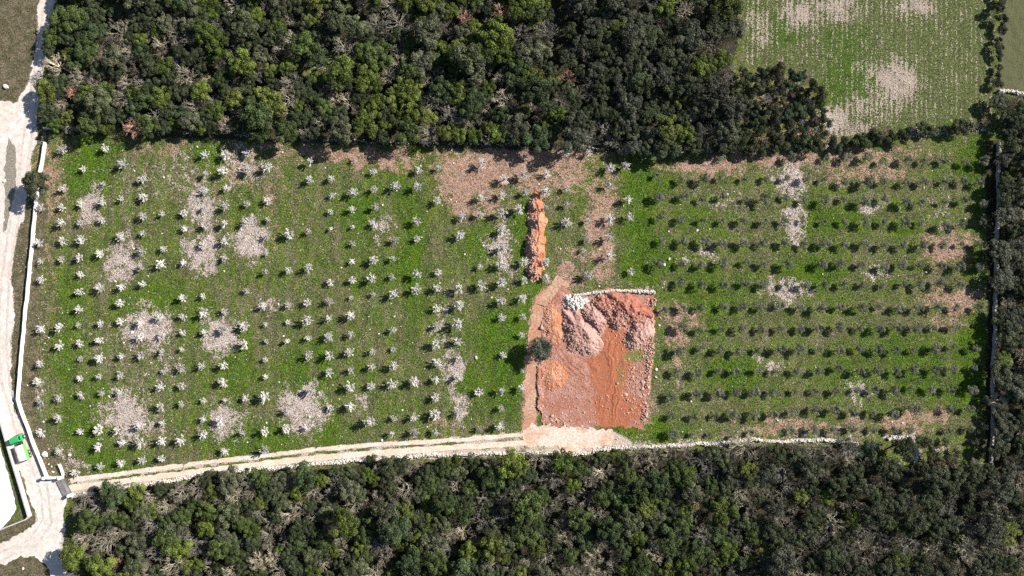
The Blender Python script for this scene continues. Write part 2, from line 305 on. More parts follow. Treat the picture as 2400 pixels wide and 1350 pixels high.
def boxes(name, L, mat, bevel=0.0):
    V = []; F = []
    for b in L:
        v, f = box_np(*b); k = len(V); V += v; F += [tuple(i+k for i in q) for q in f]
    me = bpy.data.meshes.new(name); me.from_pydata(V, [], F); me.update(); me.materials.append(mat)
    if bevel:
        import bmesh
        bm = bmesh.new(); bm.from_mesh(me); bmesh.ops.bevel(bm, geom=bm.edges[:], offset=bevel, segments=2, affect='EDGES'); bm.to_mesh(me); bm.free()
    return me
# ------------------------------------------------------------------ layout (photo units)
NORTH = [(128,-45),(138,20),(118,60),(112,130),(102,200),(98,270),(135,300),(200,298),(500,302),(700,314),(1000,322),(1180,322),(1310,325),(1400,345),(1560,352),(1700,335),(1722,250),(1712,160),(1728,100),(1728,-45)]
CLEAR = [(670,182),(700,158),(755,128),(840,98),(872,105),(862,125),(815,145),(750,172),(700,192)]
SOUTH = [(185,1168),(300,1150),(500,1122),(700,1108),(860,1092),(1200,1075),(1440,1068),(1700,1052),(1850,1044),(2000,1050),(2060,1098),(2200,1108),(2310,1100),(2445,1080),(2445,1395),(165,1395),(168,1290),(200,1250),(175,1200)]
EAST = [(2350,232),(2445,240),(2445,1085),(2346,1085),(2350,900),(2356,600),(2356,400)]
BUSHY = [(1735,170),(1800,162),(1880,168),(1935,210),(1945,290),(1930,325),(1720,345),(1700,300)]
FIELD = [(1736,-400),(2335,-400),(2330,295),(2050,325),(1960,318),(1945,215),(1880,165),(1745,152)]
LAWN = [(2348,-400),(3600,-400),(3600,225),(2400,222),(2345,212)]
ROAD = [(98,-300),(92,0),(86,100),(75,170),(60,205),(42,240),(15,242),(-300,205),(-300,940),(0,985),(8,1000),(30,1060),(43,1092),(61,1141),(76,1178),(85,1205),(84,1225),(75,1238),(50,1252),(0,1277),(-300,1400),(-300,1480),(0,1322),(50,1303),(80,1303),(110,1320),(140,1390),(200,1700),(260,1700),(180,1390),(155,1330),(148,1290),(152,1240),(146,1200),(158,1168),(164,1150),(150,1121),(108,1123),(94,1105),(78,1070),(58,1020),(28,945),(24,870),(28,800),(34,740),(30,680),(28,620),(34,580),(44,540),(58,500),(64,470),(70,440),(72,400),(74,370),(80,340),(84,320),(86,300),(88,260),(95,200),(105,150),(110,80),(120,30),(134,0),(160,-300)]
ISLAND = [(26,330),(38,345),(40,400),(36,440),(29,480),(20,520),(9,545),(12,460),(11,400),(15,350),(20,322)]
QUARRY = [(1318,668),(1345,690),(1420,684),(1535,684),(1532,740),(1528,830),(1526,900),(1516,960),(1510,1003),(1440,1003),(1330,1003),(1275,995),(1262,960),(1258,900),(1258,860),(1262,800),(1268,750),(1288,705)]
APRON = [(1222,1018),(1245,990),(1300,996),(1380,1000),(1430,1008),(1442,1030),(1425,1049),(1330,1059),(1275,1052),(1236,1046)]
TRACKW = [(1320,655),(1298,682),(1268,712),(1256,760),(1250,850),(1243,930),(1240,1022)]
TR_A = [(165,1126),(300,1107),(500,1081),(600,1071),(740,1053),(900,1041),(1000,1036),(1100,1029),(1200,1020),(1245,1015)]
TR_B = [(160,1145),(300,1126),(450,1106),(600,1089),(750,1072),(900,1060),(1050,1050),(1200,1040),(1245,1037)]
SWALL = [(168,1162),(300,1143),(400,1126),(480,1112),(600,1099),(740,1088),(860,1078),(1000,1066),(1130,1062),(1240,1062),(1330,1064),(1400,1056),(1450,1048),(1600,1045),(1700,1036),(1750,1031),(1830,1035),(1920,1031),(2000,1037)]
EWALL = [(2339,335),(2338,450),(2336,520),(2332,600),(2331,680),(2328,800),(2325,900),(2326,1000),(2322,1090)]
# ------------------------------------------------------------------ ground with its masks
fx = np.arange(-131, 131.01, 0.5); fy = np.arange(-76, 76.01, 0.5); ext = np.array([2, 5, 12, 30, 80, 200, 450.])
gx = np.concatenate([-131-ext[::-1], fx, 131+ext]); gy = np.concatenate([-76-ext[::-1], fy, 76+ext]); X, Y = np.meshgrid(gx, gy)
px = X*10+1200; py = 675-Y*10
def blur(a, n=1):
    for _ in range(n):
        b = np.pad(a, 1, mode='edge'); a = (b[1:-1, 1:-1]*2+b[:-2, 1:-1]+b[2:, 1:-1]+b[1:-1, :-2]+b[1:-1, 2:])/6
    return a
pm = lambda poly, n=2: blur(inpoly(px, py, poly).astype(float), n)
wx = px+(fbm(X*0.3, Y*0.3, 5, 6)-0.5)*62; wy = py+(fbm(X*0.3, Y*0.3, 15, 6)-0.5)*62
def ells(L):
    a = np.zeros(px.shape)
    for (cx, cy, rx, ry, s) in L:
        d = ((wx-cx)/rx)**2+((wy-cy)/ry)**2; a = np.maximum(a, s*np.exp(-(d*0.75)**1.3))
    return a
pale = ells([(215,475,20,60,.8),(285,615,36,52,.8),(300,590,16,60,.6),(470,480,34,62,.85),(475,592,42,38,.95),(585,565,36,46,.95),(345,765,50,46,1),(513,790,38,48,1),(305,975,62,52,.9),(525,985,40,46,.9),(712,955,52,54,1),(1180,580,30,66,.8),(890,530,26,28,.7),(1040,750,18,70,.55),(1066,870,26,55,.8),(1075,955,26,42,.7),(845,945,15,28,.6),(1858,420,38,42,1),(1862,520,28,50,.8),(1845,682,42,26,.85),(2010,905,32,30,.7),(2040,480,25,18,.7),(2215,570,45,20,.4),(1645,600,28,24,.6),(560,380,60,60,.55),(430,400,60,60,.35),(1810,850,30,20,.6),(2060,640,30,20,.5),(140,1070,40,26,.5),(90,930,20,45,.55),(180,1100,60,16,.5),(1700,470,60,25,.35),(1585,900,30,60,.3),(2200,500,40,40,.3),(330,1010,100,20,.4),(640,720,40,14,.5),(385,860,40,40,.35),(30,860,22,170,.6),(45,620,14,60,.6),(2100,200,44,46,1),(1960,272,30,30,.9),(1870,25,40,26,.8),(1960,20,45,22,.7),(2150,15,50,26,.85),(2050,160,30,14,.6),(1770,60,26,50,.45),(2030,250,60,26,.45),(1990,298,40,16,.7),(2080,1030,20,10,.8),(2140,1045,22,30,.9),(2205,1060,14,10,.8),(1560,1035,160,9,.55),(1900,1020,200,14,.4),(760,150,90,22,.45),(1500,668,40,12,.6),(350,430,160,60,.22),(250,800,120,80,.2)])
red = ells([(1250,375,150,34,1),(1130,400,90,60,.95),(1075,420,45,75,1),(1250,410,90,45,.75),(1340,400,50,60,.7),(1405,540,26,95,1),(1400,440,50,40,.6),(1415,620,22,50,.8),(1650,388,110,22,.8),(1780,370,160,16,.8),(1980,365,140,22,.7),(2150,360,60,30,.4),(900,370,110,22,.85),(760,365,120,20,.7),(640,350,60,18,.6),(640,470,22,90,.4),(560,400,30,40,.5),(350,350,60,16,.5),(1320,650,40,30,.8),(1340,610,40,25,.5),(2220,580,70,36,.75),(2240,700,80,24,.85),(2230,750,60,25,.5),(2110,990,50,20,.8),(2180,975,40,20,.8),(2150,1010,60,12,.6),(1860,1000,120,24,.6),(2000,990,50,30,.4),(1590,790,30,28,.7),(1590,850,24,20,.5),(1600,740,40,24,.6),(2050,400,90,20,.6),(1955,400,40,40,.5),(100,600,40,280,.3),(110,440,40,90,.6),(400,350,30,14,.6),(2090,1090,25,18,.9),(1130,470,30,30,.7),(1090,500,22,22,.9),(970,390,20,20,.7),(1040,1000,25,18,.6),(870,220,5,5,0),(1880,320,80,30,.6),(1800,230,70,60,.4),(260,760,5,5,0),(1510,950,20,90,.5),(150,350,30,40,.4)])
lush = ells([(200,395,50,50,1),(975,368,48,26,1),(965,600,26,150,.9),(940,440,30,90,.6),(845,500,34,50,.8),(1495,420,45,50,1),(1505,520,40,60,.9),(1515,610,48,55,1),(1160,790,65,44,1),(1185,890,55,66,1),(1520,1012,50,24,1),(1560,1020,30,10,.6),(2282,800,40,70,1),(2270,900,45,60,1),(490,372,24,24,.9),(600,350,40,26,.9),(240,345,60,14,.9),(1905,640,54,40,1),(1960,520,80,30,.6),(1730,870,60,34,.8),(1720,890,30,30,.7),(2100,830,90,40,.6),(150,700,60,80,.6),(150,820,60,90,.6),(200,1000,70,60,.6),(200,940,60,60,.5),(255,1080,60,40,.8),(470,760,30,40,.7),(380,690,60,50,.6),(550,870,40,70,.6),(760,900,26,120,.6),(770,1010,40,50,.6),(690,880,30,60,.6),(310,720,50,30,.5),(1250,800,26,180,.8),(1230,560,18,120,.8),(1385,400,14,40,1),(1260,470,10,10,0),(2120,540,40,20,.7),(1890,500,30,80,.6),(2280,380,30,50,.8),(2290,590,24,50,.7),(2290,460,20,60,.3),(700,360,16,20,.9),(1110,900,30,60,.6),(1120,560,40,40,.6),(900,640,60,50,.4),(590,500,60,80,.3),(1660,680,100,50,.5),(1660,730,30,30,.5),(1500,580,30,60,.7),(1630,520,50,40,.5),(1990,880,60,50,.5),(2150,900,60,40,.6),(540,1030,60,40,.6),(640,1030,60,40,.6),(1000,20,0.1,0.1,0),(1840,60,30,30,.9),(2000,180,60,50,.7),(1960,190,30,40,.8),(2250,290,40,20,.8),(1980,100,60,40,.5),(1765,40,15,40,.8)])
north_top = 0.25*np.exp(-((py-360)/40.)**2)
lush = lush - 0.5*np.clip(red, 0, 1) - 0.35*np.clip((150-px)/60, 0, 1)*(py > 500)
wood = np.maximum.reduce([pm(NORTH, 3), pm(SOUTH, 3), pm(EAST, 3)]); outer = ((np.abs(X) > 131) | (np.abs(Y) > 76)).astype(float)
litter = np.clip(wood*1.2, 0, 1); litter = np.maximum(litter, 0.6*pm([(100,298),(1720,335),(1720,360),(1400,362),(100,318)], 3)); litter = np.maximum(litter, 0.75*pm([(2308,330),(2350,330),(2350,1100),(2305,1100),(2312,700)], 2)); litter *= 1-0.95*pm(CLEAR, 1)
litter = np.maximum(litter, outer*0.5*(px > 0)); litter = np.maximum(litter, 0.4*pm(BUSHY, 4))
litter = np.maximum(litter, 0.35*pm([(55,560),(100,560),(80,700),(60,1000),(110,1090),(150,1110),(95,1110),(40,935),(50,800)], 3))
sand = pm(ROAD, 2)*0.9; sand = np.maximum(sand, 0.95*pm([(160,1122),(500,1076),(900,1036),(1240,1010),(1300,1005),(1440,1010),(1500,1040),(1440,1058),(1300,1066),(860,1082),(500,1114),(165,1162)], 2)*(0.5+0.45*(fbm(X*0.8, Y*0.8, 44) > 0.42)))
for pl, w in ((TR_A, 0), (TR_B, 0)): pass
strip = [(175,1137),(300,1118),(500,1095),(600,1080),(740,1062),(900,1050),(1000,1043),(1100,1038),(1235,1028)]
xs = np.array([p[0] for p in strip]); ys = np.array([p[1] for p in strip]); dl = np.abs(py-np.interp(px, xs, ys)); stripm = np.clip(1.3-dl/3.4, 0, 1)*np.clip((fbm(X*0.35, Y*0.35, 91)-0.36)*5, 0, 1)*((px > 175) & (px < 1235))

def dline(pts, jx=px, jy=py):
    d = np.full(jx.shape, 1e9)
    for (x0, y0), (x1, y1) in zip(pts[:-1], pts[1:]):
        L2 = (x1-x0)**2+(y1-y0)**2; t = np.clip(((jx-x0)*(x1-x0)+(jy-y0)*(y1-y0))/L2, 0, 1); d = np.minimum(d, np.hypot(jx-x0-t*(x1-x0), jy-y0-t*(y1-y0)))
    return d
tflat = np.clip(1.6-dline(TRACKW)/22., 0, 1); red = np.maximum(red, np.clip(1.5-dline(TRACKW)/18., 0, 0.8)*(py > 650)); sand *= 1-stripm; lush = np.maximum(lush, stripm*0.2)
sand = np.maximum(sand, 0.55*pm([(1540,1040),(2000,1025),(2000,1032),(1830,1030),(1750,1026),(1540,1046)], 1))
wm = pm(ROAD, 1); relief = (fbm(X*0.8, Y*0.8, 77)-0.5)*0.45*(1-np.clip(sand*1.4, 0, 1))*(1-np.clip(pm(QUARRY, 4)*3, 0, 1))*(1-outer)*(1-tflat)
relief = relief*(1-np.clip(blur(inpoly(px, py, [(-300,930),(130,930),(180,1170),(60,1260),(-300,1420)]).astype(float), 3)*2, 0, 1))
VX = np.stack([X.ravel(), Y.ravel(), (relief-0.03*0).ravel()], 1); ny, nx = X.shape; I = np.arange(ny*nx).reshape(ny, nx)
GF = np.stack([I[:-1, :-1], I[:-1, 1:], I[1:, 1:], I[1:, :-1]], -1).reshape(-1, 4)
st = lambda a, b, c: np.stack([np.clip(a, -1, 1.5).ravel(), np.clip(b, 0, 1).ravel(), np.clip(c, 0, 1).ravel(), np.ones(a.size)], 1)
muted = pm(LAWN, 2); scrub = pm([(-300,-300),(94,-300),(92,0),(86,100),(75,170),(60,205),(42,240),(15,240),(-300,230)], 2)
scrub = np.maximum(scrub, 0.8*pm([(20,1020),(64,1100),(96,1200),(90,1250),(0,1285),(-300,1400),(-300,1250),(0,1240),(62,1212)], 2))
ma = st(lush, pale, red); mb = st(sand, litter, pm(FIELD, 2)); scrub = np.maximum(scrub, pm([(-300,1500),(0,1322),(50,1303),(80,1303),(110,1320),(140,1390),(200,1700),(-300,1700)], 2)); 
west = pm([(62,450),(95,450),(112,480),(108,560),(96,640),(92,760),(84,860),(80,930),(100,1000),(130,1060),(160,1100),(110,1112),(60,1010),(28,945),(24,870),(28,800),(34,740),(30,680),(28,620),(34,580),(44,540)], 3); scrub = np.maximum(scrub, west); pale = np.maximum(pale, 0.55*pm([(44,540),(68,560),(62,640),(52,760),(40,860),(28,945),(22,860),(24,700),(28,600)], 2)); ma = st(lush, pale, red); mc = st(muted, scrub, muted*0)
add('ground', mesh_np('ground', VX, GF, mats=[M['ground']], smooth=True, cols={'ma': ma, 'mb': mb, 'mc': mc}), kind='structure')
def gsample(arr, x, y):
    j = np.clip(((x+131)/0.5).astype(int)+7, 0, nx-1); i = np.clip(((y+76)/0.5).astype(int)+7, 0, ny-1); return arr[i, j]
flat('gravel_road', ROAD, 0.035, M['gravel'], 0.6, 3)
rutm = speck('worn_gravel', (0.38, 0.32, 0.27), (0.60, 0.53, 0.475), 1.2, 0.05, (0.66, 0.59, 0.535)); RD = [(112,20),(98,110),(86,190),(74,262),(62,350),(50,440),(30,540),(12,660),(6,800),(14,900),(44,1000),(78,1080),(104,1150),(112,1220),(80,1270),(20,1296),(-60,1330)]
rb = None
for off in (-9, 9):
    me_ = ribbon_me('rut', [(x+off, y+(off*0.7 if y > 1200 else 0)) for x, y in RD], 0.55, 0.049, rutm, 0.75, 51+off)
    bm = bmesh.new(); 
    if rb: bm.from_mesh(rb)
    bm.from_mesh(me_); rb = me_; bm.to_mesh(rb); bm.free()
add('wheel_ruts', rb, kind='structure')
iso = flat('grass_verge', ISLAND, 0.042, speck('dry_verge', (0.12, 0.105, 0.08), (0.34, 0.31, 0.26), 3, 0.15), 0.3, 4)
flat('yard', [(-300,1000),(-8,1010),(0,1045),(14,1095),(28,1140),(36,1170),(38,1192),(28,1215),(0,1238),(-300,1380)], 0.05, M['yard'], 0.25, 9)
a = ribbon_me('track', TR_A, 0.95, 0.05, M['track'], 0.45, 21); b = ribbon_me('t2', TR_B, 1.35, 0.05, M['track'], 0.35, 22)
import bmesh
bm = bmesh.new(); bm.from_mesh(a); bm.from_mesh(b); bm.to_mesh(a); bm.free(); add('dirt_track', a, kind='structure')
add('quarry_track', ribbon_me('quarry_track', TRACKW, 3.4, 0.055, M['salmon'], 0.6, 31), kind='structure')
flat('gravel_apron', APRON, 0.066, M['sandy'], 0.9, 33)
# quarry floor: fine relief with wheel ruts
qx = np.arange(5, 34.5, 0.16); qy = np.arange(-33.6, 1.6, 0.16); QX, QY = np.meshgrid(qx, qy)
qpx = QX*10+1200; qpy = 675-QY*10; jx = qpx+(fbm(QX*0.9, QY*0.9, 61)-0.5)*14; jy = qpy+(fbm(QX*0.9, QY*0.9, 62)-0.5)*14
ins = inpoly(jx, jy, QUARRY)
def arc(cx, cy, n, f): 
    d = np.hypot(qpx-cx, qpy-cy)+(fbm(QX*0.7, QY*0.7, 63)-0.5)*8; return np.sin(d*f)*n
Z = 0.075+(fbm(QX*1.3, QY*1.3, 64)-0.5)*0.10
th = np.arctan2(qpx-1428, 1010-qpy); rr_ = np.hypot(qpx-1428, 1010-qpy); bend = (fbm(QX*0.35, QY*0.35, 65)-0.5)
rut = np.clip(1.3-np.hypot((jx-1428)/50, (jy-835)/75), 0, 1); Z += rut*(fbm(th*26+bend*5, rr_*0.012, 71, 3)-0.5)*0.55
rut2 = np.clip(1.25-np.hypot((jx-1432)/40, (jy-950)/80), 0, 1); Z += rut2*(fbm((qpx-1425+(qpy-900)*0.22+bend*26)*0.28, qpy*0.012, 72, 3)-0.5)*0.5
ra = np.hypot(qpx-1440, qpy-760)+bend*22; rut3 = np.clip(1.3-np.hypot((jx-1345)/62, (jy-860)/55), 0, 1); Z += rut3*(fbm(ra*0.26, np.arctan2(qpy-760, qpx-1440)*1.2, 73, 3)-0.5)*0.45
Z += (fbm(QX*2.4, QY*2.4, 74, 3)-0.5)*0.16*np.clip(1-rut*1.5, 0.15, 1)
Z += 0.5*np.exp(-((jx-1262)/6.)**2)*(qpy > 850)*(qpy < 990)*fbm(QX, QY, 66)
cv = [(1318,690),(1296,705),(1283,735),(1276,770),(1272,800)]; dcv = dline(cv, qpx, qpy); Z += 0.38*np.exp(-(dcv/4.)**2)*fbm(QX*1.5, QY*1.5, 81)
Z = np.maximum(Z, 0.06)
qa = fbm(QX*0.22, QY*0.22, 67); 
redm = np.clip(rut*1.6+rut2*1.4+np.clip(1-np.hypot((qpx-1480)/50, (qpy-960)/60), 0, 1)*0.8, 0, 1); org = np.clip(1.2-np.hypot((jx-1300)/36, (jy-880)/36), 0, 1)+np.clip(1.1-np.hypot((jx-1300)/26, (jy-760)/50), 0, 1)
grn = np.clip(1.25-np.hypot((jx-1492)/34, (jy-835)/22), 0, 1)+0.7*np.clip(1.2-np.hypot((jx-1512)/16, (jy-740)/36), 0, 1)+0.6*np.clip(1.2-np.hypot((jx-1455)/20, (jy-880)/50), 0, 1)
m = NT('quarry_floor', 0.95, 0.05); C = m.n('ShaderNodeSeparateColor'); m.put(C.inputs[0], m.attr('ma').outputs['Color']); p = m.pos()
fn = m.noise(3.0, 4, 0.75, p); vf = m.noise(9, 2, 0.6, p); k = m.math('ADD', m.math('MULTIPLY', fn, 0.55), m.math('MULTIPLY', vf, 0.45)); kk = m.ramp(k, 0.36, 0.64); g = m.noise(0.35, 4, 0.6, p)
c = m.mix(kk, (0.20, 0.07, 0.045), (0.48, 0.235, 0.165)); c = m.mix(m.ramp(g, 0.4, 0.65), c, m.mix(kk, (0.24, 0.11, 0.085), (0.52, 0.31, 0.26)))
c = m.mix(m.ramp(C.outputs[0], 0.2, 0.6), c, m.mix(kk, (0.27, 0.085, 0.045), (0.43, 0.17, 0.095)))
c = m.mix(m.ramp(m.math('ADD', C.outputs[1], m.math('MULTIPLY', m.math('SUBTRACT', fn, 0.5), 1.0)), 0.2, 0.6), c, m.mix(kk, (0.34, 0.14, 0.05), (0.68, 0.31, 0.14)))
c = m.mix(m.ramp(m.math('ADD', C.outputs[2], m.math('MULTIPLY', m.math('SUBTRACT', k, 0.5), 2.0)), 0.35, 0.8), c, m.mix(kk, (0.06, 0.07, 0.02), (0.25, 0.24, 0.08))); m.base(c); m.bump(k, 1, 0.2)
idx = -np.ones(ins.shape, int); idx[ins] = np.arange(ins.sum()); q = np.stack([idx[:-1, :-1], idx[:-1, 1:], idx[1:, 1:], idx[1:, :-1]], -1).reshape(-1, 4); q = q[(q >= 0).all(1)]
add('red_earth_clearing', mesh_np('q', np.stack([QX[ins], QY[ins], Z[ins]], 1), q, mats=[m.m], smooth=True, cols={'ma': np.stack([redm[ins], np.clip(org[ins], 0, 1), np.clip(grn[ins], 0, 1), np.ones(ins.sum())], 1)}), kind='structure')

def spread(n, cx, cy, sx, sy, size, mat, seed, name='rubble'):
    r = np.random.default_rng(seed); x = r.normal(cx, sx, n); y = r.normal(cy, sy, n); k = inpoly(x, y, QUARRY); x, y = x[k], y[k]
    return stones(np.stack([(x-1200)/10, (675-y)/10, np.full(len(x), 0.12)], 1), (r.exponential(0.05, len(x))+0.05)*size, 0.7, seed)
SP = [spread(520, 1490, 910, 20, 42, 1.0, None, 41), spread(260, 1360, 920, 55, 40, 0.8, None, 42), spread(260, 1512, 830, 8, 90, 1.3, None, 43), spread(150, 1263, 890, 5, 50, 1.5, None, 44), spread(240, 1440, 780, 50, 30, 1.0, None, 45), spread(90, 1300, 985, 22, 6, 1.4, None, 46)]
V = np.concatenate([a[0] for a in SP]); o_ = np.cumsum([0]+[len(a[0]) for a in SP[:-1]]); F = np.concatenate([a[1]+k for a, k in zip(SP, o_)]); v = np.concatenate([a[2] for a in SP])
add('loose_rubble', mesh_np('rubble', V, F, v, [M['rstone']]), None, kind='stuff', label='loose reddish rubble scattered over the earth clearing', category='rubble')
# ------------------------------------------------------------------ walls
def dry_wall(name, label, pts, w, h, mat, size=0.19, dens=15, seed=0, core=True, skip=0.0, wob=0.25, **t):
    r = np.random.default_rng(seed); rt = root(name, (*P(*pts[0]), 0), label=label, category='wall', **t); A = along(pts, 1.0); C = []
    o = np.array(P(*pts[0]))
    for p, d in A:
        n = np.array([-d[1], d[0]]); off = (fbm(p[0]*0.3, p[1]*0.3, seed, 2)-0.5)*wob*3; ww = w*(0.75+0.6*vnoise(p[0]*0.4, p[1]*0.4, seed+9))
        if vnoise(p[0]*0.6, p[1]*0.6, seed+5) < skip: continue
        k = int(dens*ww/w); a = r.uniform(0, 1, k); bb = r.uniform(-0.5, 0.5, k); z = h*(1-1.5*np.abs(bb)**1.5)*r.uniform(0.35, 1, k)
        for i in range(k): C.append((*(p+d*a[i]+n*(bb[i]*ww+off)-o), max(0.05, z[i])))
    V, F, v = stones(np.array(C), r.uniform(0.6, 1.35, len(C))*size, 0.7, seed); add('loose_stones', mesh_np('stones', V, F, v, [mat]), rt, kind='stuff')
    if core:
        V = []; F = []
        for i, (p, d) in enumerate(along(pts, 0.5)):
            n = np.array([-d[1], d[0]]); off = (fbm(p[0]*0.3, p[1]*0.3, seed, 2)-0.5)*wob*3; ps = p-o
            hh = h*0.72 if vnoise(p[0]*0.6, p[1]*0.6, seed+5) >= skip else 0.06
            for s, zz in ((-0.5, 0), (-0.3, hh), (0.3, hh), (0.5, 0)): V.append((*(ps+n*(s*w+off)), zz))
            if i: 
                for k in range(3): F.append((4*i-4+k, 4*i+k, 4*i+k+1, 4*i-3+k))
        add('rubble_core', mesh_np('core', V, F, mats=[M['mortar']]), rt)
    return rt
dry_wall('dry_stone_wall', 'long white dry stone wall between the dirt track and the south wood', SWALL, 0.75, 0.75, M['stone'], 0.155, 24, 1)
dry_wall('dry_stone_wall', 'grey shaded dry stone wall along the west side of the east wood', EWALL, 0.6, 0.9, M['shaded_stone'], 0.17, 15, 2)  # the wood's shade on this wall is painted into the stone colour
dry_wall('dry_stone_wall', 'white dry stone wall along the top of the red earth clearing', [(1345,693),(1400,687),(1440,682),(1500,681),(1534,684)], 0.7, 0.8, M['stone'], 0.155, 24, 3)
dry_wall('dry_stone_wall', 'broken stone edging down the east side of the red earth clearing', [(1533,688),(1531,720),(1527,770),(1524,830),(1520,880),(1516,930),(1512,985)], 1.2, 0.5, M['rstone'], 0.17, 13, 4, core=False, skip=0.3)
dry_wall('dry_stone_wall', 'low pale stone wall at the bottom edge of the far corner lawn', [(2340,212),(2365,214),(2400,222),(2450,230)], 0.7, 0.7, M['stone'], 0.2, 15, 5)
dry_wall('dry_stone_wall', 'collapsed shaded stone wall at the foot of the north wood', [(130,303),(500,312),(700,326),(1000,336),(1310,340)], 0.5, 0.4, M['shaded_stone'], 0.15, 5, 6, core=False, skip=0.4)
dry_wall('dry_stone_wall', 'broken stone wall at the north edge of the olive rows', [(1330,345),(1560,362),(1800,345),(2060,330),(2320,300)], 0.8, 0.4, M['shaded_stone'], 0.18, 5, 7, core=False, skip=0.45)
ring = [(2080,1030),(2098,1022),(2112,1022),(2130,1028),(2142,1040),(2147,1052),(2150,1066),(2146,1080)]
dry_wall('dry_stone_wall', 'curved white stone ring wall round the big dark bush', ring, 0.8, 0.5, M['stone'], 0.18, 16, 8)
def plaster_wall(label, pts, h, th, mat, capm, cap=0.06, name='plastered_wall'):
    rt = root(name, (*P(*pts[0]), 0), label=label, category='wall'); o = np.array(P(*pts[0])); Q = [np.array(P(*p))-o for p in pts]
    def strip(w, z0, z1, mat, nm):
        V = []; F = []; L = []; 
        for i, p in enumerate(Q):
            d1 = (Q[i]-Q[i-1]) if i else (Q[1]-Q[0]); d2 = (Q[i+1]-Q[i]) if i < len(Q)-1 else d1; d1 = d1/np.linalg.norm(d1); d2 = d2/np.linalg.norm(d2)
            t = d1+d2; t /= np.linalg.norm(t); n = np.array([-t[1], t[0]])/max(0.5, float(np.dot(t, d1))); L.append((p-n*w/2, p+n*w/2))
        for a, b in L: V += [(*a, z0), (*b, z0), (*b, z1), (*a, z1)]
        for i in range(len(L)-1):
            k = 4*i
            for j in range(4): F.append((k+j, k+(j+1) % 4, k+4+(j+1) % 4, k+4+j))
        F.append((3, 2, 1, 0)); k = 4*(len(L)-1); F.append((k, k+1, k+2, k+3)); me = mesh_np(nm, V, F, mats=[mat]); 
        bm = bmesh.new(); bm.from_mesh(me); bmesh.ops.recalc_face_normals(bm, faces=bm.faces[:]); bm.to_mesh(me); bm.free(); add(nm, me, rt)
    strip(th, -0.1, h-cap, mat, 'wall_body'); strip(th+0.08, h-cap, h, capm, 'coping'); return rt
def wob(pts, amp, seed):
    r = random.Random(seed); out = []
    for a, b in zip(pts[:-1], pts[1:]):
        n = max(1, int(math.dist(a, b)/14))
        for k in range(n): out.append((a[0]+(b[0]-a[0])*k/n+(r.uniform(-amp, amp) if k else 0), a[1]+(b[1]-a[1])*k/n))
    return out+[pts[-1]]
plaster_wall('long white plastered wall between the white road and the orchard', wob([(109,334),(104,368),(97,402),(88,470),(80,560),(70,660),(60,760),(52,850),(45,935),(56,970),(70,1005),(86,1050),(100,1084),(113,1117)], 0.7, 1), 0.9, 0.22, M['plaster'], M['plaster'])
plaster_wall('short white wall end below the north wood by the road bend', [(109,303),(137,301)], 1.2, 0.3, M['cap'], M['plaster'])
plaster_wall('white wall between the long orchard wall and the grey gate', [(113,1117),(122,1118),(150,1116)], 1.3, 0.34, M['plaster'], M['plaster'])
plaster_wall('thin white kerb wall running north from the grey gate', [(141,1087),(146,1098),(151,1113)], 0.7, 0.2, M['plaster'], M['plaster'])
plaster_wall('grey walled boundary of the white yard beside the truck', [(-20,890),(8,985),(30,1062),(48,1120),(74,1208),(68,1214),(0,1241),(-60,1262)], 1.2, 0.22, M['cap'], M['cap'])
# pillars of the gate and the wall ends
for (x, y, lb) in ((112,1117,'square white pillar at the bend of the long orchard wall'), (148,1117,'white gate pillar at the north end of the grey gate'), (170,1158,'white gate pillar beside the south dry stone wall')):
    t = root('gate_pillar', (*P(x, y), 0), math.radians(-15), label=lb, category='pillar'); add('shaft', boxes('shaft', [(0, 0, 0.8, 0.5, 0.5, 1.6)], M['plaster'], 0.02), t); add('cap', boxes('cap', [(0, 0, 1.65, 0.62, 0.62, 0.1)], M['plaster'], 0.02), t)
# gate: vertical bars in a frame, runs on a ground rail
g0 = np.array(P(152,1120)); g1 = np.array(P(169,1155)); L = float(np.linalg.norm(g1-g0)); an = math.atan2(*(g1-g0)[::-1]); gt = root('sliding_gate', (*g0, 0), an, label='dark grey slatted sliding gate across the start of the dirt track', category='gate')
add('gate_frame', boxes('f', [(L/2, 0, 0.14, L, 0.07, 0.10), (L/2, 0, 1.5, L, 0.07, 0.10), (0.05, 0, 0.82, 0.08, 0.06, 1.25), (L-0.05, 0, 0.82, 0.08, 0.06, 1.25)], M['gate']), gt)
ns = 24
for i in range(ns): add('slat', boxes('s', [(0.15+(L-0.3)*i/(ns-1), 0, 0.82, 0.115, 0.03, 1.22)], M['gate']), gt)
r0 = np.array(P(146,1100)); add('ground_rail', boxes('r', [(-0.4, -0.12, 0.03, L+2.8, 0.14, 0.08)], M['rail']), gt)
fen = root('wire_fence', (*P(111,303), 0), math.radians(-100), label='short wire fence joining the wall end to the long white wall', category='fence')
for i in range(4): add('post', boxes('p', [(0.1+i*1.0, 0, 0.7, 0.06, 0.06, 1.4)], M['rail']), fen)
add('wire', boxes('w', [(1.6, 0, z, 3.1, 0.012, 0.012) for z in (0.3, 0.6, 0.9, 1.2)], M['rail']), fen)
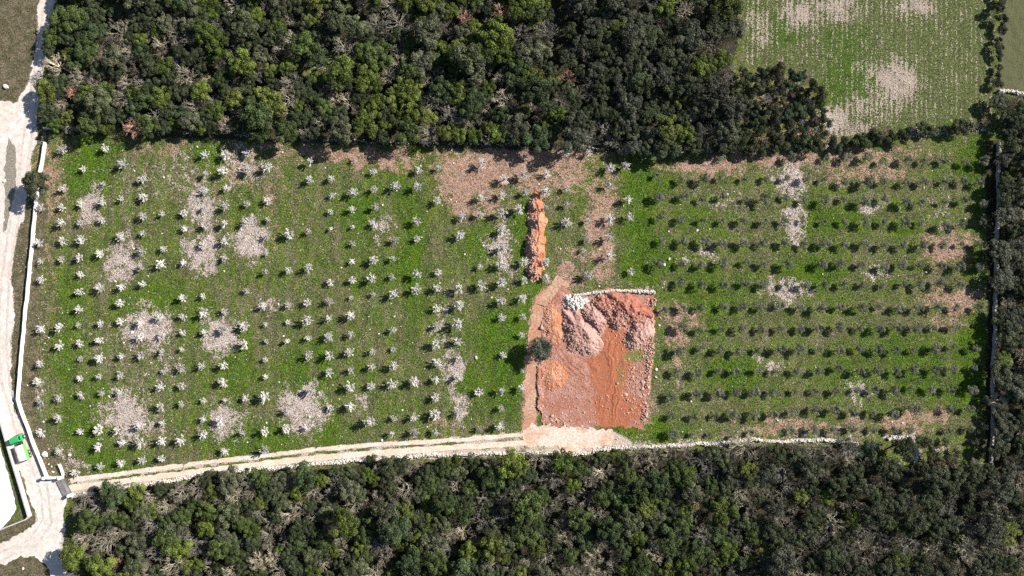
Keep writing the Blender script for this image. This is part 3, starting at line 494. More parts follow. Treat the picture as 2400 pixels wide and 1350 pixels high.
# ------------------------------------------------------------------ heaps of earth and rock
def heap(name, label, cx, cy, rx, ry, rot, h, mat, smat, ns, seed, ssz=0.16, cat='earth heap', group=None, amp=0.4, side=None):
    r = np.random.default_rng(seed); x0, y0 = P(cx, cy); rx /= 10; ry /= 10; NR, NA = 44, 130; rr = np.linspace(0, 1, NR); aa = np.linspace(0, 2*math.pi, NA, endpoint=False)
    RR, AA = np.meshgrid(rr, aa, indexing='ij'); edge = 1+0.5*(fbm(np.cos(AA)*1.8+5, np.sin(AA)*1.8+5, seed)-0.5)*2
    lx = RR*np.cos(AA)*rx*edge; ly = RR*np.sin(AA)*ry*edge; prof = (1-RR**1.7)**1.1
    z = h*prof*(1-amp+2*amp*fbm(lx*0.9+seed, ly*0.9, seed, 4))+(0.16+0.16*h)*(fbm(lx*2.1, ly*2.1, seed+3, 4)-0.5)*(RR < 0.97); z = np.maximum(z, 0.0)+0.05; z[-1] = -0.05
    V = np.stack([lx, ly, z], -1).reshape(-1, 3); I = np.arange(NR*NA).reshape(NR, NA); F = np.stack([I[:-1], I[1:], np.roll(I, -1, 1)[1:], np.roll(I, -1, 1)[:-1]], -1).reshape(-1, 4)
    t = root(name, (x0, y0, 0.0), math.radians(rot), label=label, category=cat, group=group); add('earth_mound', mesh_np('heap', V, F, mats=[mat], smooth=True), t)
    if ns:
        u = np.sqrt(r.uniform(0, 1, ns)); a = r.uniform(0, 2*math.pi, ns) if side is None else r.normal(side-math.radians(rot), 0.9, ns); 
        if side is not None: u = r.uniform(0.35, 1.12, ns)
        i = np.clip((u*(NR-1)).astype(int), 0, NR-1); j = ((a % (2*math.pi))/(2*math.pi)*NA).astype(int) % NA
        zz = np.where(u < 0.97, z[i, j], 0.05); C = np.stack([lx[i, j]*np.maximum(u*(NR-1)/np.maximum(i, 1), 1)*1.0, ly[i, j]*1.0, zz], 1); C[:, :2] += r.normal(size=(ns, 2))*0.12
        V, F, v = stones(C, r.uniform(0.5, 1.6, ns)*ssz, 0.75, seed); add('loose_stones', mesh_np('st', V, F, v, [smat]), t, kind='stuff')
    return t
G1 = 'row of orange earth heaps with stones between the orchard trees'
W_ = math.pi
heap('earth_heap', 'low stony base ridge under the row of orange heaps', 1257, 558, 20, 98, 0, 0.9, M['orange'], M['rstone'], 380, 10, .15, group=G1, side=W_)
heap('earth_heap', 'northernmost orange earth heap of the row in the orchard', 1257, 483, 21, 20, 0, 1.5, M['orange'], M['rstone'], 130, 11, .15, group=G1, side=W_*1.05)
heap('earth_heap', 'second orange earth heap from the north in the row', 1261, 520, 20, 25, 10, 1.6, M['orange'], M['rstone'], 190, 12, .17, group=G1, side=W_)
heap('earth_heap', 'largest orange earth heap, third from the north in the row', 1257, 576, 22, 33, 0, 1.9, M['orange'], M['rstone'], 240, 13, .17, group=G1, side=W_*1.1)
heap('earth_heap', 'southernmost orange earth heap of the row, just north of the clearing', 1255, 630, 19, 24, 0, 1.5, M['orange'], M['rstone'], 190, 14, .16, group=G1, side=W_*1.1)
G2 = 'rubble heaps in the red earth clearing'
heap('rubble_heap', 'pale pink rubble heap nearest the middle of the red clearing', 1362, 780, 38, 56, 38, 1.5, M['pinkrock'], M['rstone'], 500, 15, .13, 'rubble heap', G2, side=W_*1.25)
heap('rubble_heap', 'narrow pale rubble heap just below the pile of white boulders', 1394, 744, 26, 44, 38, 1.35, M['pinkrock'], M['rstone'], 300, 16, .12, 'rubble heap', G2, side=W_*1.2)
heap('rubble_heap', 'wide red rubble heap against the white wall of the clearing', 1462, 722, 66, 38, -12, 1.7, M['redrock'], M['rstone'], 500, 17, .13, 'rubble heap', G2, side=W_*1.3)
heap('rubble_heap', 'dark red rubble heap left of the wide red one', 1418, 722, 24, 38, 35, 1.4, M['redrock'], M['rstone'], 200, 18, .12, 'rubble heap', G2)
heap('rubble_heap', 'pinkish rubble heap at the east edge of the red clearing', 1498, 782, 30, 42, -38, 1.4, M['pinkrock'], M['rstone'], 420, 19, .14, 'rubble heap', G2, side=W_*1.25)
heap('rubble_heap', 'small dark red rubble heap in the middle of the heaps', 1448, 752, 24, 22, 0, 1.3, M['redrock'], M['rstone'], 220, 20, .13, 'rubble heap', G2)
heap('earth_heap', 'low orange earth bank along the west side of the red clearing', 1297, 762, 24, 52, 8, 0.55, M['orange'], M['rstone'], 260, 22, .11, group=None, side=W_)
heap('earth_heap', 'low orange earth bank south of the grey olive tree', 1292, 878, 30, 34, 8, 0.5, M['orange'], M['rstone'], 160, 23, .10)
r = np.random.default_rng(5); n = 260; a = r.uniform(0, 6.28, n); u = np.sqrt(r.uniform(0, 1, n)); rp = root('boulder_pile', (*P(1347, 709), 0), label='pile of white boulders in the top left corner of the clearing', category='boulder pile')
V, F, v = stones(np.stack([u*np.cos(a)*2.5*(1+0.25*np.sin(3*a+1)), u*np.sin(a)*2.2*(1+0.2*np.cos(2*a)), 0.1+0.8*(1-u**2)*r.uniform(0.5, 1.2, n)], 1), r.uniform(0.10, 0.38, n), 0.8, 5); add('boulders', mesh_np('b', V, F, v, [M['stone']]), rp, kind='stuff')
n = 60; V, F, v = stones(np.stack([r.normal(-2.1, 0.4, n), r.normal(-0.2, 0.9, n), np.full(n, 0.1)], 1), r.uniform(0.12, 0.28, n), 0.8, 6); add('stained_stones', mesh_np('b2', V, F, v, [M['rstone']]), rp, kind='stuff')
# single rocks
def rock(x, y, s, lb, mat='stone', fl=0.55):
    s *= 0.8
    V, F, v = stones(np.array([[0, 0, s*0.4]]), np.array([s]), fl, int(x+y)); me = mesh_np('rock', V, F, v, [M[mat]]); add('rock', me, None, (*P(x, y), 0), label=lb, category='rock')
for a in [(107,1064,0.85,'big pale boulder just inside the long orchard wall'), (164,1066,0.55,'pale flat rock east of the big boulder by the wall'), (125,1106,0.4,'small white block behind the wall by the gate'), (55,1332,0.55,'white boulder on the dry grass south of the junction'), (895,1032,0.33,'white square block beside the dirt track'), (505,1068,0.3,'small white stone at the track edge'), (1116,838,0.5,'pale stones heap in the lush grass west of the clearing'), (1538,866,0.4,'upper of two white stones east of the clearing'), (1537,884,0.4,'lower of two white stones east of the clearing'), (1527,765,0.35,'white stone beside the pink rubble heap'), (1545,762,0.3,'small pale stone right of the clearing edge'), (1404,671,0.3,'small stone in the grass above the clearing wall'), (15,203,0.7,'pale rock in the grass west of the top road'), (1568,607,0.45,'tall pale stone in the green strip of the olive rows'), (1634,540,0.3,'narrow white stone among the olive rows'), (943,961,0.3,'small white stone near the southern orchard trees'), (1515,972,0.5,'pale rock at the lower right corner of the clearing'), (1822,985,0.3,'pale stone low in the olive grove'), (12,425,0.5,'dark stone on the grass strip between the two roads')]: rock(*a)
# ------------------------------------------------------------------ truck
tk = root('truck', (*P(59, 1051), 0.035), math.radians(18), label='green truck carrying a pale load on the white road by the wall', category='truck')
# local frame: +y is the front, x the width
def cyl(cx, cy, cz, r, w, n=20):
    V = []; F = []
    for s in (-1, 1):
        for k in range(n): a = 2*math.pi*k/n; V.append((cx+s*w/2, cy+r*math.cos(a), cz+r*math.sin(a)))
    for k in range(n): F.append((k, (k+1) % n, n+(k+1) % n, n+k))
    F.append(tuple(range(n-1, -1, -1))); F.append(tuple(range(n, 2*n))); return V, F
def raw(name, V, F, mat, parent, smooth=False):
    me = bpy.data.meshes.new(name); me.from_pydata(V, [], F); me.update(); me.materials.append(mat)
    bm = bmesh.new(); bm.from_mesh(me); bmesh.ops.recalc_face_normals(bm, faces=bm.faces[:]); bm.to_mesh(me); bm.free(); return add(name, me, parent)
add('chassis', boxes('ch', [(-0.4, 0.4, 0.75, 0.16, 6.0, 0.2), (0.4, 0.4, 0.75, 0.16, 6.0, 0.2), (0, 2.2, 0.75, 1.2, 0.3, 0.24), (0, -1.5, 0.75, 1.2, 0.2, 0.2), (0, 1.55, 1.0, 0.8, 0.5, 0.3)], M['dark']), tk)
for yy in (2.75, -1.0, -1.9):
    for sx in (-0.95, 0.95):
        V, F = cyl(sx, yy, 0.48, 0.48, 0.32); w = raw('wheel', V, F, M['rubber'], tk); V, F = cyl(sx*1.01, yy, 0.48, 0.26, 0.33); raw('rim', V, F, M['rim'], w)
add('cargo_bed', boxes('bed', [(0, -0.75, 0.98, 2.15, 3.8, 0.12), (0, 1.12, 1.45, 2.15, 0.08, 0.9), (0, -2.62, 1.35, 2.15, 0.08, 0.7), (-1.05, -0.75, 1.4, 0.07, 3.7, 0.75)], M['dark']), tk)
add('side_board', boxes('sb', [(1.08, -0.75, 1.4, 0.07, 3.78, 0.8)]+[(1.135, -2.4+k*0.82, 1.4, 0.04, 0.08, 0.8) for k in range(5)], M['lime']), tk)
lx = np.linspace(-0.99, 0.99, 12); ly = np.linspace(-2.56, 1.06, 20); LX, LY = np.meshgrid(lx, ly); LZ = 1.72+0.22*(1-(np.abs(LX))**2)+0.12*fbm(LX*2, LY*2, 3); I = np.arange(LX.size).reshape(LX.shape)
add('load', mesh_np('load', np.stack([LX, LY, LZ], -1).reshape(-1, 3), np.stack([I[:-1, :-1], I[:-1, 1:], I[1:, 1:], I[1:, :-1]], -1).reshape(-1, 4), mats=[M['white']], smooth=True), tk)
prof = [(1.95, 0.7), (1.95, 2.35), (2.1, 2.5), (2.95, 2.5), (3.15, 2.38), (3.35, 1.6), (3.4, 0.7)]
cb = raw('cab', [(s*1.0, y, z) for s in (-1, 1) for y, z in prof], [tuple(range(6, -1, -1)), tuple(range(7, 14))]+[(k, (k+1) % 7, 7+(k+1) % 7, 7+k) for k in range(7)], M['green'], tk)
cb.rotation_euler = (0, 0, math.radians(2)); raw('windscreen', [(-0.85, 3.185, 2.3), (0.85, 3.185, 2.3), (0.88, 3.35, 1.65), (-0.88, 3.35, 1.65)], [(0, 1, 2, 3)], M['glass'], cb)
for s in (-1, 1): raw('side_window', [(s*1.006, 2.2, 2.25), (s*1.006, 2.95, 2.25), (s*1.006, 3.15, 1.65), (s*1.006, 2.2, 1.65)], [(0, 1, 2, 3)], M['glass'], cb)
raw('rear_window', [(-0.6, 1.944, 2.2), (0.6, 1.944, 2.2), (0.6, 1.944, 1.7), (-0.6, 1.944, 1.7)], [(0, 1, 2, 3)], M['glass'], cb)
add('bumper', boxes('bp', [(0, 3.5, 0.6, 2.0, 0.16, 0.28)], M['dark']), tk)
for s in (-1, 1): add('mirror', boxes('m', [(s*1.2, 3.1, 1.95, 0.16, 0.08, 0.34), (s*1.08, 3.12, 2.05, 0.2, 0.03, 0.03)], M['dark']), cb); add('headlight', boxes('hl', [(s*0.75, 3.41, 0.95, 0.28, 0.05, 0.18)], M['rim']), cb)
# ------------------------------------------------------------------ trees
ORD = ['first','second','third','fourth','fifth','sixth','seventh','eighth','ninth','tenth','eleventh','twelfth','thirteenth','fourteenth','fifteenth','sixteenth','seventeenth','eighteenth','nineteenth','twentieth']
def nth(i):
    if i < 20: return ORD[i]
    n = i+1; return f"{n}{'th' if 10 <= n % 100 <= 20 else {1:'st',2:'nd',3:'rd'}.get(n % 10, 'th')}"
def dress(me, key): me.materials.append(M[key]); return me
ALM = [('A', 0, 340, "580,45 772,222 1150,178 975,35 1905,90 2100,95 2300,80 1330,315 1915,270 2090,248 2315,230 950,360s 1905,430 2100,405 590,405 575,575 750,550 955,530 1130,500 1335,490 1510,640 1710,635 1335,665 2300,545 2095,570 375,580 580,725 745,720 940,700 1715,780 1905,755 2095,730 2295,715 1890,590 1320,825 1130,850 580,893 755,885 360,910 2090,890 935,1015 1325,985 1520,960 1890,930 565,1065 740,1050 370,1085 2085,1055 1500,1110 1700,1100 1315,1140 375,1250 745,1205 1325,1300 1130,1320 930,1330"),
 ('B', 600, 340, "115,205 505,155 505,320 700,310s 1095,245 1510,230 1700,210 915,130s 905,445 1100,410 1300,385 1505,385 705,465s 2100,175 2315,320 105,520 690,620s 895,600s 1110,575 1690,520 2095,485 2290,460 115,690 490,805 695,780s 900,760s 1095,740 1495,710 1915,670 2090,645 2290,630 95,850 305,835 1295,885 1500,870 1900,835 2290,790 895,920s 2290,960 1095,1070 1275,1060 890,1085s 95,1010s 95,1180s 305,1165 490,1140 2085,1130 2280,1120 1500,1195 1695,1185 1265,1225 1085,1245 895,1260 690,1280 2095,1305 2290,1280 1890,1330 1690,1335 1490,1340"),
 ('C', 1200, 340, "115,110 110,280 325,270 715,75 920,210 1060,190 505,75 120,440 310,430 510,400 905,370 1080,505 510,550 320,580 1090,665 510,720 710,700 910,690 70,600 50,640s 705,885s 905,860 905,1030 665,980s 115,1085 320,1090 1110,1175 710,1215 320,1235 115,1255"),
 ('D', 0, 680, "740,15 930,15 1130,10 1890,55 1700,75 2290,10s 735,175 1115,125 1700,245 1895,215 2085,200 930,310 1120,290 1310,300 1490,245 385,365 565,345 725,325s 1690,400 1900,395 2275,335 1310,430 1500,425 555,515 740,495s 925,465 2280,500 2075,370 1125,615 1310,605 1510,575 1685,555s 740,640s 930,625 375,690s 1690,730 1880,710 2080,700 1515,755s 740,825 920,805 1115,795 2080,860 1495,900 1690,895 340,850 375,1035 545,1005 750,980 940,960 1115,955s 2275,1005 2085,1025s 1885,1035 1690,1055 1500,1080 550,1185 1885,1205 2050,1210 1500,1235 1305,1260 1090,1300 930,1290 740,1320 1895,1335 2260,1330 380,1330"),
 ('E', 600, 680, "75,150 300,140s 480,115 685,105 885,70s 1085,45s 1280,40 1485,20 1700,20 1890,10 1685,170 1900,145 2290,105 85,320s 295,300s 480,285 680,265 885,240 1275,370 1685,335 1880,315B 2290,255 90,480s 290,475s 485,450 685,435 880,415 870,580 1085,570s 1275,550s 1675,495 1880,480 2300,605 85,650s 490,610 685,605 1080,710 1280,705 1685,680 1890,640 85,810s 680,765 880,745 1890,810B 1475,850 1675,835 1270,870 1075,890 875,900 85,995B 525,930 1675,1005 2075,950 2285,935 290,1130 880,1080B 690,1100s 1665,1160B 1885,1140B 2285,1100 1070,1220B 1280,1195s 1470,1185B 85,1310 280,1290B 470,1285 1480,1320B 1670,1320 1265,1335 2085,1290 2275,1265"),
 ('F', 1200, 680, "105,80 105,250 95,420 105,745s 90,910"),
 ('G', 0, 1010, "1890,45 925,145 1130,115 1310,110B 1510,90B 1685,85 545,185 2095,185 1130,300B 1320,275B 930,330 1500,260 700,385"),
 ('H', 600, 1010, "95,175B")]
alm = []
for _, ox, oy, s in ALM:
    for w in s.split():
        z = 1.0
        if w[-1] in 'sB': z = {'s': 0.72, 'B': 1.2}[w[-1]]; w = w[:-1]
        a, b = map(float, w.split(',')); x, y = ox+a/3.97, oy+b/3.97
        if all(math.hypot(x-q[0], y-q[1]) > 20 for q in alm): alm.append((x, y, z))
def almond_meshes(seed):
    """short stem, spray of blossoming rods all round"""
    r = random.Random(seed); nr = np.random.default_rng(seed); segs = [[0, 0, -0.05, 0.03, 0.02, 0.85, 0.06, 0.045]]; C = []; Nn = []
    n = r.randint(24, 30)
    for k in range(n):
        a = k*2.399+r.uniform(-0.25, 0.25); el = r.uniform(0.15, 1.35) if k > 2 else 1.4; L = r.uniform(0.75, 1.25)*(1.05 if el < 0.8 else 0.95)
        d = Vector((math.cos(a)*math.cos(el), math.sin(a)*math.cos(el), math.sin(el)*1.15)); p = Vector((0.03, 0.02, 0.8)); e = p+d*L
        segs.append([*p, *e, 0.028, 0.012]); rods = [(p+d*L*0.25, e)]
        for j in range(2):
            q = p+d*L*r.uniform(0.35, 0.7); dd = (d+Vector((r.uniform(-.7, .7), r.uniform(-.7, .7), r.uniform(-.2, .6)))).normalized(); f = q+dd*L*r.uniform(0.3, 0.5); segs.append([*q, *f, 0.014, 0.008]); rods.append((q, f))
        for a0, b0 in rods:
            m_ = int((b0-a0).length*52); t = nr.uniform(0, 1, m_); c = np.array(a0)+(np.array(b0)-np.array(a0))*t[:, None]+nr.normal(size=(m_, 3))*0.028; C.append(c)
    C = np.concatenate(C); Nn = nr.normal(size=C.shape)*0.7+[0.35, 0.15, 0.9]; Nn /= np.linalg.norm(Nn, axis=1, keepdims=True); V, F = leaves(C, Nn, nr.uniform(0.04, 0.072, len(C)), nr, 1.5)
    bl = mesh_np('blossom', V, F, np.repeat(nr.uniform(0, 1, len(C)), 4), [M['blossom']]); V, F = tubes(segs, 5); return mesh_np('stem', V, F, np.full(len(V), 0.5), [M['twig']]), bl
AM = [almond_meshes(100+i) for i in range(8)]
colx = [93,143,187,233,282,333,378,425,475,523,573,622,675,722,773,820,872,922,973,1025,1075,1125,1175,1227,1280,1330,1378,1430,1475]
byc = {}
for a in alm: byc.setdefault(int(np.argmin([abs(a[0]-c) for c in colx])), []).append(a)
k = 0
for c in sorted(byc):
    for i, (x, y, z) in enumerate(sorted(byc[c], key=lambda q: q[1])):
        sz = {0.72: 'small ', 1.2: 'large '}.get(z, ''); faint = (x*7+y*13) % 10 < 2
        lb = f"{sz}white star-shaped orchard tree, {nth(i)} from the top, {nth(c)} column from the left"
        sc = z*random.uniform(0.75, 1.2)*1.06; t = root('almond_tree', (*PB(x, y, 1.2), 0), random.uniform(0, 6.28), label=lb, category='orchard tree', group='white blossoming trees in the west orchard'); t.scale = (sc, sc, sc*random.uniform(0.9, 1.1))
        a, b = AM[k % 8]; k += 1; o = add('trunk', a, t); o.color = (0.34, 0.31, 0.30, 1); q = random.uniform(0.9, 1.08); o = add('blossom', b, t); o.color = ((0.62*q, 0.585*q, 0.57*q, 1) if faint else (0.82*q, 0.79*q, 0.76*q, 1))
OLV = [(1200, 340, "1270,320 1500,360 1715,350 1870,340 2090,350 2290,350 1290,525 1525,510 1700,540 1890,510 2100,545 2265,530 1300,710 1490,730 1700,735 1880,740 2070,740 2270,750 1320,930 1500,940B 1700,940B 1870,950 2080,945 2255,945 1290,1140 1490,1145B 1680,1150 1880,1130 2100,1120 2260,1140 1500,1310 1680,1330 1880,1330 2090,1325 2260,1335 1880,160 2265,120"),
 (1800, 340, "130,150 460,160 640,160 830,150 980,190 1200,180 1360,190 1550,190 1740,200 1900,190 90,345 270,345 440,360 630,380 830,375 985,375 1190,385 1360,375 1560,370 1720,370 1870,385 80,520 260,550 440,550 620,540 810,560 990,540 1190,570 1330,570 1555,560 1740,540 1900,580 70,745 260,730s 440,750 630,750 810,755 1000,755 1180,755 1330,760 1550,780 1710,770 1900,735 80,945 250,960 440,950 620,960 810,950 990,970 1170,970 1350,960 1530,960 1710,955 1880,960 80,1150B 420,1135 590,1135 790,1145 990,1170 1150,1145 1320,1150 1510,1155 1690,1160 1870,1170 90,1330 260,1330 440,1330 620,1330 800,1330 980,1340 1180,1320 1330,1335 1500,1320 1690,1330 1890,1330"),
 (1200, 680, "1500,200B 1680,190 1890,185 2070,185 2240,190 1490,380B 1670,400 1870,390 2050,390 2240,390 1480,590 1670,575 1860,580 2030,600 2210,590 1460,790 1650,800 1840,780 2000,780 2200,780 1410,1010 1650,980 1840,985 2010,975 2180,970 1420,1190 1630,1200 1820,1190 1980,1180 2170,1180 2350,1180 1330,220B 2350,790 2350,980"),
 (1800, 680, "40,170 220,190 400,200 590,190 780,190 950,190 1130,195 1300,195 1480,190 1660,190 1870,190 30,390 220,390 390,380 580,375 770,385 940,380 1115,380 1290,380 1460,380 1650,370 30,575 210,570 400,580 580,590 750,580B 930,590B 1100,590 1260,590 1460,570 1640,550 1830,570 20,770 190,780 380,780 560,760B 760,780 930,770 1100,780 1260,760 1450,770B 1620,770B 1820,750 10,960 170,970 360,960 550,965 740,960 910,950 1090,960 1240,940 1430,950 1610,950 1800,950 160,1160 350,1140 530,1140 700,1165 880,1165 1060,1165 1230,1130B 1600,1130 1780,1130 140,1330 340,1320 520,1330 700,1320 900,1320 1080,1320 1230,1320 1600,1325 1790,1310"),
 (1200, 1010, "1430,50 1620,50s 1790,50s 1980,70s 2170,30s")]
olv = []
for ox, oy, s in OLV:
    for w in s.split():
        z = 1.0
        if w[-1] in 'sB': z = {'s': 0.7, 'B': 1.25}[w[-1]]; w = w[:-1]
        a, b = map(float, w.split(',')); x, y = ox+a/3.97+17*z, oy+b/3.97-8*z
        if all(math.hypot(x-q[0], y-q[1]) > 18 for q in olv): olv.append((x, y, z))
OM = [dress(crown_mesh('olive_crown', 1.0, 1.05, 0.55, 14, 120, 0.07, 0.36, 300+i, 0.8), 'leaf') for i in range(6)]; OT = [trunk_mesh('olive_trunk', 0.8, 0.07, 0.15, i, 4, 0.5) for i in range(3)]
rowy = [375,420,467,518,572,620,668,720,769,818,867,915,965,1006,1020]; byr = {}
for a in olv: byr.setdefault(int(np.argmin([abs(a[1]-c) for c in rowy])), []).append(a)
for c in sorted(byr):
    for i, (x, y, z) in enumerate(sorted(byr[c])):
        sz = {0.7: 'small ', 1.25: 'large '}.get(z, ''); sc = z*random.uniform(0.7, 1.22)*1.08
        t = root('olive_tree', (*P(x, y), 0), random.uniform(0, 6.28), label=f"{sz}grey-green olive tree, {nth(i)} from the left, {nth(c)} row of the grove from the top", category='olive tree', group='olive trees in the east grove'); t.scale = (sc, sc, sc*random.uniform(0.85, 1.1))
        add('trunk', OT[i % 3], t); o = add('crown', OM[(i*5+c) % 6], t); q = random.uniform(0.85, 1.15); o.color = (0.175*q, 0.185*q, 0.125*q, 1)
# wood trees
EV = [dress(crown_mesh('evergreen_crown', 2.5, 2.4, 1.7, 30, 150, 0.13, 0.235, 400+i), 'leaf') for i in range(9)]
SH = [dress(crown_mesh('shrub_crown', 1.6, 1.7, 0.5, 12, 170, 0.125, 0.36, 500+i), 'leaf') for i in range(6)]
BR = [dress(branch_mesh('branches', 4.4, 2.6, 600+i, 4, 8, kids=(4, 5, 4), twig=0.014)[0], 'twig') for i in range(6)]
TT = [trunk_mesh('trunk', 2.3, 0.2, 0.12, i, 5, 1.3) for i in range(4)]; TS = [trunk_mesh('stem', 0.7, 0.08, 0.15, 20+i, 4, 0.7) for i in range(3)]; TB = [trunk_mesh('bare_trunk', 1.4, 0.14, 0.1, 40+i, 2, 0.3) for i in range(3)]
def tree(kind, x, y, s, col, lb, group, cat):
    t = root({'ev': 'evergreen_tree', 'sh': 'leafy_bush', 'br': 'bare_tree', 'li': 'light_green_tree'}[kind], (x, y, 0), random.uniform(0, 6.28), label=lb, category=cat, group=group); t.scale = (s, s, s*random.uniform(0.8, 1.15)*(0.72 if x > 112 and y < 44 else 1))
    cm, tm = {'ev': (EV, TT), 'li': (EV, TT), 'sh': (SH, TS), 'br': (BR, TB)}[kind]; add('trunk' if kind != 'sh' else 'stem', random.choice(tm), t).color = (0.2, 0.17, 0.15, 1); o = add('crown' if kind != 'br' else 'branches', random.choice(cm), t); o.color = (*col, 1); return t
pts = []; r = random.Random(99)
def scatter(poly, name, hole=None, tries=22000):
    xs = [p[0] for p in poly]; ys = [p[1] for p in poly]; out = []
    for _ in range(tries):
        x = r.uniform(min(xs), max(xs)); y = r.uniform(min(ys), max(ys)); R = r.choice([15, 17, 19, 21, 24, 27, 32]); 
        if not inpoly(np.array([x]), np.array([y]), poly)[0]: continue
        if hole and inpoly(np.array([x]), np.array([y]), hole)[0]: continue
        if name == 'north' and abs(x-(1308+(y-80)*0.05)) < 22 and y < 165: continue
        if all(math.hypot(x-q[0], y-q[1]) > 0.69*(R+q[2]) for q in pts): pts.append((x, y, R)); out.append((x, y, R))
    return out
woods = {'north': scatter(NORTH, 'north', CLEAR), 'south': scatter(SOUTH, 'south'), 'east': scatter(EAST, 'east', tries=4000)}
recs = []
for wn, L in woods.items():
    for x, y, R in L:
        R = min(R, 27) if r.random() < 0.5 else R; u = r.random(); zone = fbm(x/170., y/130., 3, 3)
        if wn == 'north': pl = 0.42 if 850 < x < 1300 else (0.10 if x > 1300 else 0.17); pb = 0.25 if x < 1300 else 0.30
        elif wn == 'south': pl = 0.15 if x < 1700 else 0.08; pb = 0.42
        else: pl = 0.06; pb = 0.2
        pb += (zone-0.5)*0.6
        if u < pl:
            kind = 'li'; col = r.choice([(0.08, 0.105, 0.022), (0.10, 0.13, 0.025), (0.07, 0.10, 0.02), (0.115, 0.135, 0.032)]); cn = 'bright lime-green' if col[0] > 0.09 else 'fresh green'; base = 'evergreen tree'
        elif u < pl+pb:
            kind = 'br'; col = r.choice([(0.22, 0.20, 0.155), (0.27, 0.24, 0.18), (0.18, 0.17, 0.14), (0.32, 0.285, 0.21), (0.20, 0.185, 0.15)]); cn = 'leafless pale grey'
            if r.random() < 0.025: col = (0.36, 0.22, 0.16); cn = 'leafless rusty brown'
            base = 'bare tree'
        else:
            kind = 'ev'; g_ = (x > 1300 and wn == 'north') or x > 1700; col = r.choice([(0.062, 0.072, 0.04), (0.055, 0.07, 0.033), (0.08, 0.088, 0.056), (0.07, 0.074, 0.052)] if g_ else [(0.056, 0.08, 0.026), (0.07, 0.096, 0.028), (0.085, 0.098, 0.048), (0.05, 0.072, 0.03), (0.098, 0.105, 0.062)]); cn = 'grey-green' if col[2] > 0.037 else 'dark green'; base = 'evergreen tree'
        if wn == 'north': d = (325-y)/370.; bn = ['south edge of north wood', 'lower half of north wood', 'upper half of north wood', 'top edge of photo'][min(3, max(0, int(d*4)))]
        elif wn == 'south': d = (y-(1165-(x-165)*0.055))/240.; bn = ['north edge of south wood', 'upper half of south wood', 'lower half of south wood', 'bottom edge of photo'][min(3, max(0, int(d*4)))]
        else: bn = 'east wood'
        
        recs.append([wn, bn, kind, cn, base, x, y, R, col])
evs = sorted([q for q in recs if q[2] == 'ev'], key=lambda q: -q[7]); small = evs[285:]; brs = sorted([q for q in recs if q[2] == 'br'], key=lambda q: -q[7]); smallb = brs[255:]; ids = set(id(q) for q in small+smallb); recs = [q for q in recs if id(q) not in ids]
cnt = {}
for q in sorted(recs, key=lambda q: (q[5] if q[0] != 'east' else q[6])):
    wn, bn, kind, cn, base, x, y, R, col = q; key = (wn, bn, cn, base); i = cnt.get(key, 0); cnt[key] = i+1
    lb = f"{nth(i)} {cn} {base} from the {'left' if wn != 'east' else 'top'}, {bn}"
    s = R/10/(2.45 if kind != 'br' else 2.6)*1.18; hz = (3.4 if kind != 'br' else 3.0)*s; qq = r.uniform(0.95, 1.45) if wn == 'north' and x < 1300 else r.uniform(0.85, 1.35); tree(kind, *PB(x, y, hz), s, tuple(c_*qq for c_ in col), lb, f"{base}s of the {wn} wood", 'tree')
def mass(L, src, div, zt, name, mat, lb, cat, col0):
    VV = []; vv = []
    for wn, bn, kind, cn, base, x, y, R_, col in L:
        me = random.choice(src); k = len(me.vertices); co_ = np.empty(k*3, np.float32); me.vertices.foreach_get('co', co_); co_ = co_.reshape(-1, 3); at = np.empty(k, np.float32); me.attributes['v'].data.foreach_get('value', at)
        npol = len(me.polygons); lp = np.empty(npol*4, np.int32); me.loops.foreach_get('vertex_index', lp); off = sum(len(q_) for q_ in VV)
        sc_ = R_/10/div*1.2; bx, by = PB(x, y, zt*sc_); a = r.uniform(0, 6.28); ca, sa = math.cos(a), math.sin(a); VV.append(np.stack([(co_[:, 0]*ca-co_[:, 1]*sa)*sc_+bx, (co_[:, 0]*sa+co_[:, 1]*ca)*sc_+by, co_[:, 2]*sc_], 1)); vv.append((np.clip(at+r.uniform(-0.2, 0.25), 0, 1.3), lp.reshape(-1, 4)+off))
    o = add(name, mesh_np(name, np.concatenate(VV), np.concatenate([q_[1] for q_ in vv]), np.concatenate([q_[0] for q_ in vv]), [M[mat]]), None, kind='stuff', label=lb, category=cat); o.color = (*col0, 1)
mass(small, EV, 2.45, 3.2, 'small_evergreen_trees', 'leaf', 'smaller dark evergreens filling the gaps of the woods', 'small trees', (0.062, 0.078, 0.038))
mass(smallb, BR, 2.6, 2.8, 'small_bare_trees', 'twig', 'smaller leafless grey trees filling the gaps of the woods', 'small trees', (0.22, 0.20, 0.155))
# undergrowth of the woods, one mass nobody could count
n = 42000; ux = rng.uniform(-124, 124.5, n); uy = rng.uniform(-72, 72, n); lit = gsample(litter, ux, uy); clump = fbm(ux*0.45, uy*0.45, 88); keep = (lit > 0.55)&(clump > 0.36)&(gsample(wm, ux, uy) < 0.1)&((ux < 112)|(ux > 115)); ux, uy = ux[keep], uy[keep]
rep = 5; ux = np.repeat(ux, rep)+rng.normal(size=len(ux)*rep)*0.3; uy = np.repeat(uy, rep)+rng.normal(size=len(uy)*rep)*0.3; uz = rng.uniform(0.05, 2.6, len(ux))*np.clip((fbm(ux*0.45, uy*0.45, 88)-0.35)*3, 0.1, 1)
nn = unit(len(ux)); nn[:, 2] = np.abs(nn[:, 2]); V, F = leaves(np.stack([ux, uy, uz], 1), nn, rng.uniform(0.10, 0.2, len(ux)), rng)
o = add('undergrowth', mesh_np('undergrowth', V, F, np.repeat(rng.uniform(0, 1, len(ux)), 4), [M['leaf']]), None, kind='stuff', label='low dark undergrowth between the trees of the woods', category='undergrowth'); o.color = (0.08, 0.092, 0.045, 1)
